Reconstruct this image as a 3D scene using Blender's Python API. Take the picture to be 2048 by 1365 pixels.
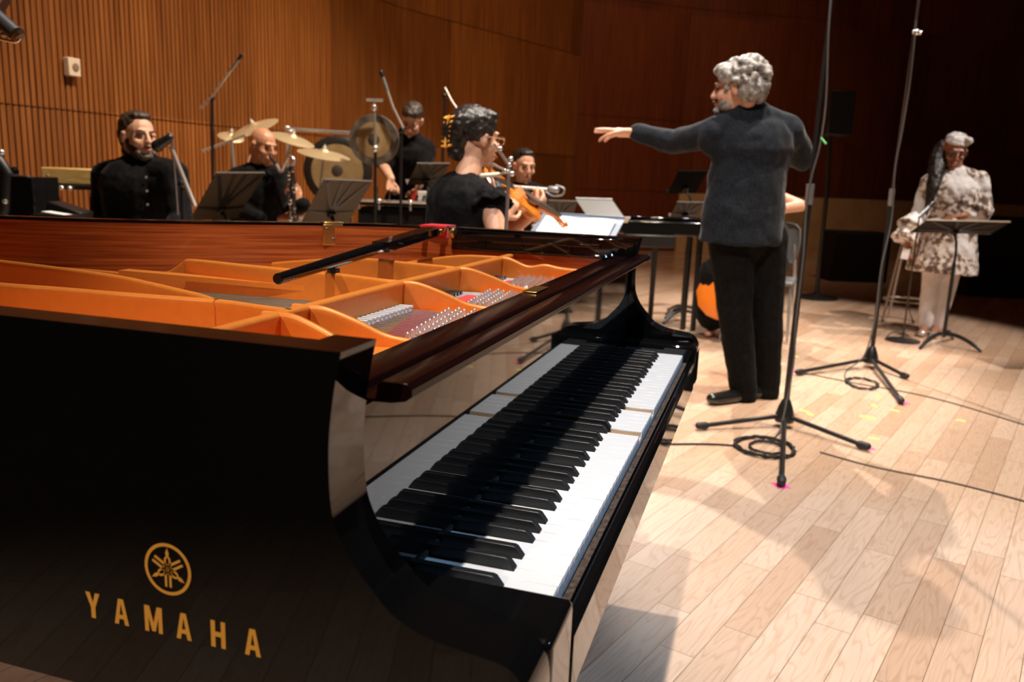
import bpy, bmesh, math, random
from mathutils import Vector as V, Matrix
random.seed(7)
for o in list(bpy.data.objects): bpy.data.objects.remove(o)
SC = bpy.context.scene
COL = SC.collection
# ------------------------------------------------------------------ camera
cam_d = bpy.data.cameras.new('camera'); cam = bpy.data.objects.new('camera', cam_d); COL.objects.link(cam)
cr, cu, cf = V((.30085, -.95293, .03752)), V((.17692, .09443, .97969)), V((.93712, .28810, -.19700))
m = Matrix((cr, cu, -cf)).transposed().to_4x4(); m.translation = V((-.675, -.165, 1.129)); cam.matrix_world = m
cam_d.sensor_width = 36; cam_d.lens = 28.65; cam_d.clip_start = .02; cam_d.clip_end = 100
cam_d.dof.use_dof = True; cam_d.dof.focus_distance = 1.15; cam_d.dof.aperture_fstop = 6.3
SC.camera = cam
SC.view_settings.view_transform = 'Standard'; SC.view_settings.look = 'None'
SC.view_settings.gamma = 1; SC.view_settings.use_curve_mapping = False
SC.view_settings.exposure = 0.0
# ------------------------------------------------------------------ world, stage lamps and one added fill
w = bpy.data.worlds.new('world'); SC.world = w; w.use_nodes = True
bg = w.node_tree.nodes['Background']; bg.inputs[0].default_value = (1, .72, .5, 1); bg.inputs[1].default_value = .012
def spot(name, loc, aim, watts, col, angle=50, radius=.1, blend=.5):
    l = bpy.data.lights.new(name, 'SPOT'); l.energy = watts; l.color = col; l.spot_size = math.radians(angle)
    l.shadow_soft_size = radius; l.spot_blend = blend
    o = bpy.data.objects.new(name, l); COL.objects.link(o); o.location = loc
    o.rotation_euler = (V(aim) - V(loc)).to_track_quat('-Z', 'Y').to_euler(); return o
WARM, NEUT, COOL = (1, .66, .38), (1, .92, .85), (.55, .75, 1)
spot('spot_house', (-3.0, .0, 8.6), (2.9, -.7, 0), 2350, NEUT, 31, .08, .35)
spot('spot_overhead', (1.3, .05, 8.5), (1.7, -.1, .5), 1700, NEUT, 50, .06)
spot('spot_blue', (2.6, -5.5, 6.0), (1.1, -.2, 0), 1200, (.36, .62, 1), 24, .12)
spot('spot_upstage', (9.6, 1.9, 6.8), (3.5, -1.3, 0), 3400, (1, .92, .84), 27, .06, .3)
spot('spot_players', (3.2, -1.0, 8.2), (5.2, 1.9, .9), 3000, (1, .86, .72), 55, .12)
spot('spot_players_back', (8.2, -1.5, 8.0), (5.2, 1.6, .8), 1500, NEUT, 50, .12)
spot('spot_singer', (4.6, -5.2, 7.2), (6.5, -1.4, .9), 2600, (1, .86, .76), 22, .1)
spot('spot_lettering_fill', (-6.5, 2.5, 4.5), (-.1, .4, .75), 900, (1, .85, .62), 12, .1)  # added fill, not a known stage lamp; brightens the gold side lettering
spot('spot_wall', (3.0, -.5, 8.5), (6.2, 4.6, 1.4), 1380, (1, .72, .44), 75, .2, 1)
spot('spot_wall_far', (8.0, -2.0, 8.5), (12.4, 2.4, 1.2), 620, (1, .62, .38), 70, .2, 1)
# ------------------------------------------------------------------ materials
MATS = {}
def mat(name, col, rough=.5, metal=0., coat=0., spec=.5, coat_rough=.03, emis=None, sheen=0.):
    if name in MATS: return MATS[name]
    mt = bpy.data.materials.new(name); mt.use_nodes = True; b = mt.node_tree.nodes['Principled BSDF']
    b.inputs['Base Color'].default_value = (*col, 1); b.inputs['Roughness'].default_value = rough
    b.inputs['Metallic'].default_value = metal; b.inputs['Coat Weight'].default_value = coat
    b.inputs['Coat Roughness'].default_value = coat_rough; b.inputs['Specular IOR Level'].default_value = spec
    if sheen: b.inputs['Sheen Weight'].default_value = sheen; b.inputs['Sheen Roughness'].default_value = .4
    MATS[name] = mt; return mt
def nodes(mt): return mt.node_tree.nodes, mt.node_tree.links, mt.node_tree.nodes['Principled BSDF']
def ramp(N, stops):
    r = N.new('ShaderNodeValToRGB'); e = r.color_ramp.elements
    while len(e) < len(stops): e.new(.5)
    for i, (p, c) in enumerate(stops): e[i].position = p; e[i].color = (*c, 1)
    return r
def grain(mt, c1, c2, scale, stretch, coord='Object', detail=6, bump=0, lo=.35, hi=.68):
    """streaky procedural wood or noise colour"""
    N, L, B = nodes(mt); tc = N.new('ShaderNodeTexCoord'); mp = N.new('ShaderNodeMapping'); mp.inputs['Scale'].default_value = stretch
    no = N.new('ShaderNodeTexNoise'); no.inputs['Scale'].default_value = scale; no.inputs['Detail'].default_value = detail; no.inputs['Distortion'].default_value = .3
    r = ramp(N, [(lo, c1), (hi, c2)])
    L.new(tc.outputs[coord], mp.inputs['Vector']); L.new(mp.outputs[0], no.inputs['Vector']); L.new(no.outputs[0], r.inputs[0]); L.new(r.outputs[0], B.inputs['Base Color'])
    if bump:
        bp = N.new('ShaderNodeBump'); bp.inputs['Strength'].default_value = bump; bp.inputs['Distance'].default_value = .01
        L.new(no.outputs[0], bp.inputs['Height']); L.new(bp.outputs[0], B.inputs['Normal'])
    return mt
BLACK = mat('black_polyester_lacquer', (.004, .004, .004), .03, 0, 0, .5, .02)
BLACKT = mat('black_lacquer_red_reflection', (.010, .003, .0025), .16, 0, 0, .5)  # reflected red wood tinted into the black; low IOR dims the real reflection
BLACKT.node_tree.nodes['Principled BSDF'].inputs['IOR'].default_value = 1.17
BLACKM = mat('black_satin', (.012, .012, .012), .35)
BLACKR = mat('black_rubber', (.01, .01, .01), .6)
CHROME = mat('chrome', (.80, .80, .80), .20, .8)
STEEL = mat('string_steel', (.62, .60, .58), .3, 1)
GREYM = mat('grey_metal', (.35, .35, .36), .4, .7)
BRASS = mat('brass', (.85, .55, .18), .28, 1)
GOLDL = mat('gold_inlay', (1.0, .47, .07), .5, .1)
IVORY = mat('white_key_plastic', (.80, .80, .79), .22, 0, .3)
EBONY = mat('black_key', (.012, .012, .012), .38, 0, 0, .5)
KEYW = mat('key_side_wood', (.62, .40, .22), .6)
FELT = mat('red_felt', (.72, .035, .04), .95, 0, 0, .1, sheen=.3)
DFELT = mat('white_felt', (.75, .73, .70), .95)
PLATE = mat('gold_plate_paint', (.86, .30, .045), .42, .2, .0, .5, .2)
grain(PLATE, (.70, .205, .026), (.74, .225, .030), 60, (1, 1, 1))
RIMW = grain(mat('mahogany_veneer', (.4, .1, .03), .22, 0, .7, .5, .08), (.23, .040, .009), (.52, .130, .030), 6, (.6, .6, 26), detail=5)
BOARD = grain(mat('spruce_soundboard', (.6, .4, .2), .5), (.50, .28, .12), (.62, .38, .18), 20, (12, .6, 1))
WBRIDGE = mat('bridge_maple', (.62, .36, .14), .5)
def stripes(name, c1, c2, rough=.5, scale=(1, 1, 1), ns=8, bump=.0, coat=0):
    return grain(mat(name, c1, rough, 0, coat), c1, c2, ns, scale, bump=bump)
def floor_mat():
    mt = mat('maple_floor', (.6, .4, .25), .27, 0, .25, .5, .12); N, L, B = nodes(mt)
    tc = N.new('ShaderNodeTexCoord'); mp = N.new('ShaderNodeMapping'); mp.inputs['Rotation'].default_value = (0, 0, math.radians(18))
    L.new(tc.outputs['Object'], mp.inputs['Vector'])
    br = N.new('ShaderNodeTexBrick'); br.inputs['Scale'].default_value = 1; br.inputs['Brick Width'].default_value = .82; br.inputs['Row Height'].default_value = .093
    br.inputs['Mortar Size'].default_value = .0009; br.inputs['Mortar Smooth'].default_value = .1; br.offset = .37; br.offset_frequency = 2; br.squash = .7; br.squash_frequency = 3
    br.inputs['Color1'].default_value = (.70, .50, .36, 1); br.inputs['Color2'].default_value = (.52, .32, .20, 1); br.inputs['Mortar'].default_value = (.16, .09, .045, 1); br.inputs['Bias'].default_value = -.25
    L.new(mp.outputs[0], br.inputs['Vector'])
    m2 = N.new('ShaderNodeMapping'); m2.inputs['Scale'].default_value = (1.1, 9, 1); L.new(mp.outputs[0], m2.inputs['Vector'])
    # shift grain per board
    ad = N.new('ShaderNodeVectorMath'); ad.operation = 'ADD'; sc = N.new('ShaderNodeVectorMath'); sc.operation = 'SCALE'; sc.inputs['Scale'].default_value = 40
    L.new(br.outputs['Color'], sc.inputs[0]); L.new(m2.outputs[0], ad.inputs[0]); L.new(sc.outputs[0], ad.inputs[1])
    no = N.new('ShaderNodeTexNoise'); no.inputs['Scale'].default_value = 1.5; no.inputs['Detail'].default_value = 2; L.new(ad.outputs[0], no.inputs['Vector'])
    mu = N.new('ShaderNodeMath'); mu.operation = 'MULTIPLY'; mu.inputs[1].default_value = 13; L.new(no.outputs[0], mu.inputs[0])
    fr = N.new('ShaderNodeMath'); fr.operation = 'FRACT'; L.new(mu.outputs[0], fr.inputs[0])
    r = ramp(N, [(0, (.76, .68, .60)), (.25, (1, 1, 1)), (.85, (1, 1, 1)), (1, (.80, .72, .64))]); L.new(fr.outputs[0], r.inputs[0])
    fn = N.new('ShaderNodeTexNoise'); fn.inputs['Scale'].default_value = 60; fn.inputs['Detail'].default_value = 3
    m3 = N.new('ShaderNodeMapping'); m3.inputs['Scale'].default_value = (.15, 3, 1); L.new(mp.outputs[0], m3.inputs['Vector']); L.new(m3.outputs[0], fn.inputs['Vector'])
    r2 = ramp(N, [(.3, (.90, .88, .86)), (.7, (1.0, 1.0, 1.0))]); L.new(fn.outputs[0], r2.inputs[0])
    x1 = N.new('ShaderNodeMix'); x1.data_type = 'RGBA'; x1.blend_type = 'MULTIPLY'; x1.inputs[0].default_value = .55
    x2 = N.new('ShaderNodeMix'); x2.data_type = 'RGBA'; x2.blend_type = 'MULTIPLY'; x2.inputs[0].default_value = 1
    L.new(br.outputs['Color'], x1.inputs[6]); L.new(r.outputs[0], x1.inputs[7]); L.new(x1.outputs[2], x2.inputs[6]); L.new(r2.outputs[0], x2.inputs[7]); L.new(x2.outputs[2], B.inputs['Base Color'])
    return mt
FLOOR = floor_mat()
def wall_mat(name, a, b, pw, ph):
    mt = mat(name, a, .42, 0, .1, .4, .3); N, L, B = nodes(mt)
    uv = N.new('ShaderNodeUVMap'); uv.uv_map = 'UVMap'
    br = N.new('ShaderNodeTexBrick'); br.inputs['Scale'].default_value = 1; br.inputs['Brick Width'].default_value = pw; br.inputs['Row Height'].default_value = ph; br.inputs['Mortar Size'].default_value = 0
    br.inputs['Color1'].default_value = (1, 1, 1, 1); br.inputs['Color2'].default_value = (.62, .60, .58, 1); L.new(uv.outputs[0], br.inputs['Vector'])
    mp = N.new('ShaderNodeMapping'); mp.inputs['Scale'].default_value = (22, .7, 1); no = N.new('ShaderNodeTexNoise'); no.inputs['Scale'].default_value = 1.6; no.inputs['Detail'].default_value = 5
    L.new(uv.outputs[0], mp.inputs[0]); L.new(mp.outputs[0], no.inputs['Vector']); r = ramp(N, [(.3, a), (.7, b)]); L.new(no.outputs[0], r.inputs[0])
    x = N.new('ShaderNodeMix'); x.data_type = 'RGBA'; x.blend_type = 'MULTIPLY'; x.inputs[0].default_value = 1
    L.new(r.outputs[0], x.inputs[6]); L.new(br.outputs['Color'], x.inputs[7]); L.new(x.outputs[2], B.inputs['Base Color']); return mt
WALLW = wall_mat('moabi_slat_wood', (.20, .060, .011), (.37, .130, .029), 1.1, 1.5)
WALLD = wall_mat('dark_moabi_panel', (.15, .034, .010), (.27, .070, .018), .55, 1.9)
SKIN = mat('skin_fair', (.72, .40, .27), .45, 0, 0, .4); SKIN2 = mat('skin_tan', (.62, .30, .17), .42); SKIN3 = mat('skin_brown', (.36, .15, .085), .42)
for s in (SKIN, SKIN2, SKIN3):
    b = s.node_tree.nodes['Principled BSDF']; b.inputs['Subsurface Weight'].default_value = .15; b.inputs['Subsurface Radius'].default_value = (.02, .008, .004)
CLOTHB = grain(mat('black_cloth', (.012, .012, .013), .85, sheen=.04), (.004, .004, .0045), (.010, .010, .011), 60, (1, 1, 1))
JACKET = grain(mat('charcoal_knit', (.03, .035, .042), .9, sheen=.12), (.009, .011, .015), (.018, .022, .029), 90, (1, 1, 1), bump=.2)
TROUS = grain(mat('black_wool', (.012, .012, .012), .9, sheen=.02), (.003, .003, .003), (.007, .007, .0065), 50, (1, 1, 1))
HAIRG = grain(mat('grey_hair', (.4, .37, .34), .55, sheen=.2), (.11, .088, .075), (.46, .44, .42), 34, (1, 1, 1), bump=.8, detail=4)
HAIRB = grain(mat('brown_hair', (.06, .035, .02), .5), (.018, .011, .008), (.075, .045, .03), 40, (1, 1, 1), bump=.5)
HAIRK = grain(mat('black_hair', (.012, .009, .008), .4), (.007, .005, .004), (.026, .018, .014), 50, (1, 1, 1), bump=.5)
for x in (CLOTHB, JACKET, TROUS): x.node_tree.nodes['Principled BSDF'].inputs['Specular IOR Level'].default_value = .12
EYE = mat('dark_eye', (.03, .018, .012), .2); LIP = mat('lips', (.50, .18, .14), .45); LEATHER = mat('black_leather', (.012, .011, .010), .22, 0, .4)
# ------------------------------------------------------------------ mesh tools
class MB:
    def __init__(s): s.v = []; s.f = []; s.m = []
    def add(s, vs, fs, mi=0):
        n = len(s.v); s.v += [tuple(p) for p in vs]; s.f += [tuple(i + n for i in f) for f in fs]; s.m += [mi] * len(fs); return s
    def box(s, c, d, rot=None, mi=0):
        c = V(c); x, y, z = [k / 2 for k in d]
        P = [V((i, j, k)) for k in (-z, z) for j in (-y, y) for i in (-x, x)]
        if rot: P = [rot @ p for p in P]
        return s.add([c + p for p in P], [(0, 2, 3, 1), (4, 5, 7, 6), (0, 1, 5, 4), (2, 6, 7, 3), (0, 4, 6, 2), (1, 3, 7, 5)], mi)
    def rings(s, rings, close=True, mi=0):
        n = len(rings[0]); vs = [p for r in rings for p in r]; fs = []
        for i in range(len(rings) - 1):
            for j in range(n):
                k = (j + 1) % n; fs.append((i * n + j, i * n + k, (i + 1) * n + k, (i + 1) * n + j))
        if close: fs.append(tuple(range(n))[::-1]); fs.append(tuple((len(rings) - 1) * n + j for j in range(n)))
        return s.add(vs, fs, mi)
    def bar(s, p0, p1, r0, r1=None, n=12, mi=0):
        p0, p1 = V(p0), V(p1); r1 = r0 if r1 is None else r1; d = (p1 - p0).normalized(); a, b = frame(d)
        return s.rings([[p + a * (r * math.cos(t * 2 * math.pi / n)) + b * (r * math.sin(t * 2 * math.pi / n)) for t in range(n)] for p, r in ((p0, r0), (p1, r1))], mi=mi)
    def tube(s, pts, r, n=8, mi=0):
        pts = [V(p) for p in pts]; rs = r if isinstance(r, (list, tuple)) else [r] * len(pts); R = []; a = None
        for i, p in enumerate(pts):
            d = (pts[min(i + 1, len(pts) - 1)] - pts[max(i - 1, 0)]).normalized()
            if a is None: a, b = frame(d)
            else: a = (a - d * a.dot(d)).normalized(); b = d.cross(a)
            R.append([p + a * (rs[i] * math.cos(t * 2 * math.pi / n)) + b * (rs[i] * math.sin(t * 2 * math.pi / n)) for t in range(n)])
        return s.rings(R, mi=mi)
    def cap(s, p0, r0, p1, r1, flat=1, fd=None, n=14, mi=0):
        p0, p1 = V(p0), V(p1); L = (p1 - p0).length; d = (p1 - p0).normalized() if L > 1e-6 else V((0, 0, 1))
        if fd is not None:
            b = V(fd); b = (b - d * b.dot(d)); b = b.normalized() if b.length > 1e-4 else frame(d)[1]; a = b.cross(d)
        else: a, b = frame(d)
        R = []
        for k in range(5):
            t = (k / 4 - 1) * math.pi / 2 * .98; R.append((p0 + d * (r0 * math.sin(t) * min(1, flat * 1.2)), max(r0 * math.cos(t), 1e-4)))
        for k in range(5):
            t = (k / 4) * math.pi / 2 * .98; R.append((p1 + d * (r1 * math.sin(t) * min(1, flat * 1.2)), max(r1 * math.cos(t), 1e-4)))
        return s.rings([[p + a * (r * math.cos(t * 2 * math.pi / n)) + b * (r * flat * math.sin(t * 2 * math.pi / n)) for t in range(n)] for p, r in R], mi=mi)
    def hem(s, p0, r0, p1, r1, flat=1, fd=None, n=28, mi=0):
        p0, p1 = V(p0), V(p1); d = (p1 - p0).normalized(); b = V(fd) if fd is not None else frame(d)[1]; b = (b - d * b.dot(d)).normalized(); a = b.cross(d)
        return s.rings([[p0 + (p1 - p0) * t + a * (r * math.cos(q * 2 * math.pi / n)) + b * (r * flat * math.sin(q * 2 * math.pi / n)) for q in range(n)] for t, r in ((0, r0), (.5, (r0 + r1) / 2), (1, r1))], mi=mi)
    def ell(s, c, r, X=(1, 0, 0), Y=(0, 1, 0), Z=(0, 0, 1), n=16, m=10, mi=0):
        c, X, Y, Z = V(c), V(X), V(Y), V(Z); R = []
        for i in range(m + 1):
            t = (i / m - .5) * math.pi * .985
            R.append([c + X * (r[0] * math.cos(t) * math.cos(q * 2 * math.pi / n)) + Y * (r[1] * math.cos(t) * math.sin(q * 2 * math.pi / n)) + Z * (r[2] * math.sin(t)) for q in range(n)])
        return s.rings(R, mi=mi)
    def prism(s, poly, a, b, axis='z', mi=0):
        """poly of 2-D points swept along an axis from a to b: x -> (y,z), y -> (x,z), z -> (x,y)"""
        f = {'x': lambda p, t: (t, p[0], p[1]), 'y': lambda p, t: (p[0], t, p[1]), 'z': lambda p, t: (p[0], p[1], t)}[axis]
        n = len(poly); vs = [f(p, a) for p in poly] + [f(p, b) for p in poly]
        fs = [tuple(range(n))[::-1], tuple(range(n, 2 * n))] + [(i, (i + 1) % n, (i + 1) % n + n, i + n) for i in range(n)]
        return s.add(vs, fs, mi)
    def lathe(s, prof, c, ax=(0, 0, 1), n=32, mi=0, close=True):
        c = V(c); d = V(ax).normalized(); a, b = frame(d)
        return s.rings([[c + d * h + a * (max(r, 1e-4) * math.cos(t * 2 * math.pi / n)) + b * (max(r, 1e-4) * math.sin(t * 2 * math.pi / n)) for t in range(n)] for r, h in prof], close=close, mi=mi)
    def build(s, name, mats, parent=None, bevel=0, smooth=True, angle=38, seg=2, kind=None, label=None):
        me = bpy.data.meshes.new(name); me.from_pydata(s.v, [], s.f); mats = mats if isinstance(mats, (list, tuple)) else [mats]
        for x in mats: me.materials.append(x)
        for p, i in zip(me.polygons, s.m): p.material_index = i
        bm = bmesh.new(); bm.from_mesh(me); bmesh.ops.recalc_face_normals(bm, faces=bm.faces); bm.to_mesh(me); bm.free()
        if smooth: me.shade_smooth(); me.set_sharp_from_angle(angle=math.radians(angle))
        o = bpy.data.objects.new(name, me); COL.objects.link(o)
        if parent is not None:
            o.parent = parent; o.matrix_parent_inverse = MWI.get(parent.name, Matrix.Identity(4))
        if bevel:
            b = o.modifiers.new('bevel', 'BEVEL'); b.width = bevel; b.segments = seg; b.limit_method = 'ANGLE'; b.angle_limit = math.radians(40); b.harden_normals = False
        if kind: o['kind'] = kind
        if label: o['label'] = label
        return o
MWI = {}
def frame(d):
    a = d.orthogonal().normalized() if abs(d.z) > .9 else V((0, 0, 1)).cross(d).normalized()
    return a, d.cross(a).normalized()
def thing(name, label, cat, loc, group=None):
    o = bpy.data.objects.new(name, None); COL.objects.link(o); o.location = loc; o.empty_display_size = .1
    MWI[o.name] = Matrix.Translation(-V(loc)); tag(o, label, cat, group); return o
def tag(o, label, cat, group=None):
    o['label'] = label; o['category'] = cat
    if group: o['group'] = group
    return o
def dup(src, name=None, parent=None):
    c = src.copy(); COL.objects.link(c)
    if parent is not None: c.parent = parent
    return c
def blob(mb, name, mats, parent=None, voxel=.006, smooth=3, folds=0, fold_size=.1, label=None):
    o = mb.build(name, mats, parent, smooth=True, angle=180, label=label)
    r = o.modifiers.new('remesh', 'REMESH'); r.mode = 'VOXEL'; r.voxel_size = voxel; r.use_smooth_shade = True
    if folds:
        t = bpy.data.textures.new('folds', 'CLOUDS'); t.noise_scale = fold_size; t.noise_depth = 2
        d = o.modifiers.new('folds', 'DISPLACE'); d.texture = t; d.strength = folds; d.mid_level = .5; d.texture_coords = 'LOCAL'
    if smooth: s = o.modifiers.new('smooth', 'SMOOTH'); s.iterations = smooth; s.factor = .5
    return o
def bez(pts, n=8):
    """smooth curve through points"""
    pts = [V(p) for p in pts]; out = []
    for i in range(len(pts) - 1):
        a, b, c, d = pts[max(i - 1, 0)], pts[i], pts[i + 1], pts[min(i + 2, len(pts) - 1)]
        for k in range(n):
            t = k / n; out.append(.5 * ((2 * b) + (c - a) * t + (2 * a - 5 * b + 4 * c - d) * t * t + (3 * b - a - 3 * c + d) * t ** 3))
    out.append(pts[-1]); return out
# ================================================================== setting
def struct(o): o['kind'] = 'structure'; return o
f = MB(); f.box((6, 0, -.05), (36, 30, .1)); struct(f.build('floor', FLOOR, smooth=False))
def corrugated(name, plan, tiers, period, gap, depth, mt, z0=0):
    """slatted wood wall: one strip of vertical slats per tier, following a plan polyline"""
    me = MB(); P = [V((x, y)) for x, y in plan]; uvs = []
    for ti in range(len(tiers) - 1):
        za, zb = tiers[ti] + .012, tiers[ti + 1]; s0 = 0
        for i in range(len(P) - 1):
            a, b = P[i], P[i + 1]; L = (b - a).length; d = (b - a) / L; nrm = V((d.y, -d.x)); n = int(L / period); per = L / n; prof = []
            for k in range(n):
                prof += [(k * per, 0), (k * per + per - gap, 0), (k * per + per - gap, depth), ((k + 1) * per, depth)]
            vs = []; fs = []
            for (t, dd) in prof:
                p = a + d * t - nrm * dd; vs += [(p.x, p.y, za), (p.x, p.y, zb)]; uvs += [(s0 + t, za), (s0 + t, zb)]
            for k in range(len(prof) - 1): fs.append((2 * k, 2 * k + 2, 2 * k + 3, 2 * k + 1))
            # top cap line closing the seam
            me.add(vs, fs); s0 += L
            p0, p1 = a - nrm * (depth + .004), b - nrm * (depth + .004)
            me.add([(p0.x, p0.y, za - .012), (p1.x, p1.y, za - .012), (p1.x, p1.y, zb), (p0.x, p0.y, zb)], [(0, 1, 2, 3)]); uvs += [(0, 0)] * 4
    o = me.build(name, mt, smooth=False); uv = o.data.uv_layers.new(name='UVMap')
    for lp in o.data.loops: uv.data[lp.index].uv = uvs[lp.vertex_index]
    return struct(o)
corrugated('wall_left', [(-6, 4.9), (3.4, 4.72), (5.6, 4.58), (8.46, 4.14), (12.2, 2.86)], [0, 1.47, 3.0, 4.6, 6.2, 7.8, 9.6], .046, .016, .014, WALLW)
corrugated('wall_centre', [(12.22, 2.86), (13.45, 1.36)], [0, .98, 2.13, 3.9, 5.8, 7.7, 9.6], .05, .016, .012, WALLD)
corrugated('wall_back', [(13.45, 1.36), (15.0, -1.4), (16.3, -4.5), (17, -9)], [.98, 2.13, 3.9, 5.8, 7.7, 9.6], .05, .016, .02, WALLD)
d = MB()
for a, b in zip([(13.45, 1.36), (15.0, -1.4), (16.3, -4.5)], [(15.0, -1.4), (16.3, -4.5), (17, -9)]):
    a, b = V((*a, 0)), V((*b, 0)); t = (b - a); q = V((t.y, -t.x, 0)).normalized() * -.04
    c = (a + b) / 2 - q; d.box((c.x, c.y, .49), (t.length, .06, .98), Matrix.Rotation(math.atan2(t.y, t.x), 3, 'Z'))
struct(d.build('trim_1', grain(mat('plaster_dado', (.42, .28, .14), .8), (.58, .42, .22), (.72, .53, .30), 3, (1, 1, 1)), smooth=False))
c = MB(); c.box((6, -2, 9.7), (30, 22, .1)); struct(c.build('ceiling', grain(mat('ceiling_wood', (.2, .07, .02), .5), (.12, .04, .012), (.26, .09, .03), 2, (1, 14, 1)), smooth=False))
# ================================================================== piano
piano = thing('grand_piano', 'glossy black concert grand piano without its lid, gold letters on its side', 'piano', (.6, 1, 0))
XL, XR, RZ0, RZ1 = -.145, 1.349, .655, .996
prof = [(.131, .996), (.138, .96), (.142, .92), (.141, .878), (.136, .854), (.124, .831), (.107, .811), (.086, .79), (.059, .778), (.03, .773), (-.004, .768), (-.018, .758), (-.026, .742), (-.028, .72), (-.028, .655), (.17, .655), (.17, .996)]
prof = [(p.x, p.y) for p in bez([(*q, 0) for q in prof[:14]], 4)] + prof[14:]
out = [(XL, .13), (XL, 1.0), (XL, 2.0), (-.12, 2.16), (-.05, 2.28), (.07, 2.36), (.22, 2.38), (.38, 2.345), (.52, 2.26), (.62, 2.14), (.70, 1.97), (.755, 1.80), (.80, 1.66), (.845, 1.52), (.90, 1.385), (.965, 1.27), (1.03, 1.18), (1.10, 1.095), (1.18, 1.0), (1.25, .91), (1.305, .82), (1.335, .73), (1.349, .62), (XR, .4), (XR, .13)]
cv = [V((*out[0], 0)), V((*out[1], 0))] + bez([(*p, 0) for p in out[2:-2]], 5) + [V((*out[-2], 0)), V((*out[-1], 0))]
def offset(c, d):
    R = []
    for i, p in enumerate(c):
        t = (c[min(i + 1, len(c) - 1)] - c[max(i - 1, 0)]).normalized(); R.append(p + V((t.y, -t.x, 0)) * d)
    return R
def wallstrip(mb, A, B, z0, z1, mi=0):
    n = len(A); vs = [(p.x, p.y, z) for z in (z0, z1) for q in (A, B) for p in q]
    def i(z, s, k): return (z * 2 + s) * n + k
    for k in range(n - 1):
        mb.add([vs[i(0, 0, k)], vs[i(0, 0, k + 1)], vs[i(0, 1, k)], vs[i(0, 1, k + 1)], vs[i(1, 0, k)], vs[i(1, 0, k + 1)], vs[i(1, 1, k)], vs[i(1, 1, k + 1)]],
               [(0, 1, 5, 4), (2, 6, 7, 3), (4, 5, 7, 6), (0, 2, 3, 1)], mi)
def cheek(mb, xo, xi, xm, yb):
    """side panel with its thicker front block: one closed shell"""
    ch = prof[:-2]; n = len(ch); p = lambda x, q: (x, q[0], q[1]); b1, b2, a1, a2 = (.17, .655), (.17, .996), (yb, .655), (yb, .996)
    vs = [p(xo, q) for q in ch] + [p(xi, q) for q in ch] + [p(xo, b1), p(xo, b2), p(xm, b1), p(xm, b2), p(xi, b1), p(xi, b2), p(xo, a1), p(xo, a2), p(xm, a1), p(xm, a2)]
    B = 2 * n; ob1, ob2, mb1, mb2, ib1, ib2, oa1, oa2, ma1, ma2 = range(B, B + 10)
    fs = [tuple(range(n)) + (ob1, oa1, oa2, ob2), tuple(range(n, 2 * n))[::-1] + (ib2, ib1), (ib1, ib2, mb2, mb1), (mb1, mb2, ma2, ma1), (ob1, mb1, ma1, oa1), (ob2, oa2, ma2, mb2), (oa1, ma1, ma2, oa2), (n - 1, 2 * n - 1, ib1, mb1, ob1), (0, ob2, mb2, ib2, n)]
    fs += [(i, i + 1, n + i + 1, n + i) for i in range(n - 1)]; mb.add(vs, fs)
case = MB(); cheek(case, XL, XL + .058, XL + .034, 1.0); cheek(case, XR, XR - .058, XR - .034, .40)
vz = [p for p in cv]; vz[0] = V((XL, 1.0, 0)); vz[1] = V((XL, 1.3, 0)); vz[-1] = V((XR, .40, 0))
wallstrip(case, vz, offset(vz, .034), RZ0, RZ1)
co = case.build('case', [BLACK, BLACKT], piano, bevel=.003, angle=45)
for p in co.data.polygons:
    if p.normal.z > .9 and p.center.z > .99: p.material_index = 1
vz[0] = V((XL, .172, 0)); vz.append(V((XR, .172, 0))); inn = MB(); ic = offset(vz, .0345)
wallstrip(inn, ic, offset(vz, .060), .70, RZ1 - .006)
io = inn.build('inner_rim', [RIMW, BLACKT], piano, angle=50)
for p in io.data.polygons:
    if p.normal.z > .9: p.material_index = 1
tb = MB(); tb.box((1.286, .375, .966), (.008, .47, .05)); tb.box((1.281, .40, .972), (.006, .36, .008)); tb.box((1.281, .375, .948), (.006, .44, .006))
for y in (.19, .30, .42, .52): tb.lathe([(.006, 0), (.006, .004), (.002, .006)], (1.282, y, .960), (-1, 0, 0), 12)
tb.build('rim_panel', BLACK, piano, bevel=.002)
kb = MB(); kb.box((XL + .058 + .0415, .058, .706), (.083, .172, .102)); kb.build('key_block', BLACK, piano, bevel=.008, seg=4)
kb = MB(); kb.box((1.229 + .031, .058, .706), (.062, .172, .102)); kb.build('key_block', BLACK, piano, bevel=.008, seg=4)
ks = MB(); ks.prism([(-.029, .655), (-.029, .716), (-.024, .722), (-.016, .722), (-.014, .714), (-.011, .714), (-.011, .70), (.0, .70), (0, .655)], -.004, 1.229, 'x'); ks.build('key_slip', BLACK, piano, bevel=.0015)
kr = MB(); kr.box((.6125, -.006, .706), (1.232, .008, .022)); kr.build('key_rail_felt', grain(mat('dark_brown_felt', (.05, .03, .02), .9), (.02, .012, .008), (.10, .06, .035), 120, (1, 1, 1)), piano)
kd = MB(); kd.box((.602, .45, .672), (1.38, .90, .022)); kd.build('keybed', BLACKM, piano)
fb = MB(); fb.box((.602, .157, .839), (1.37, .020, .20)); fb.build('fallboard', BLACK, piano, bevel=.0015)
fs = MB(); fs.box((.6125, .1455, .7395), (1.22, .004, .005)); fs.build('fallboard_felt', mat('black_felt', (.01, .008, .008), .95), piano)
ns = MB(); ns.prism([(.132, .957), (.128, .960), (.106, .960), (.101, .956), (.101, .949), (.107, .9445), (.120, .942), (.147, .941), (.147, .934), (.158, .934), (.158, .944), (.134, .944)], -.083, 1.287, 'x'); ns.build('fallboard_lip', BLACKT, piano, bevel=.0008)
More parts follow.
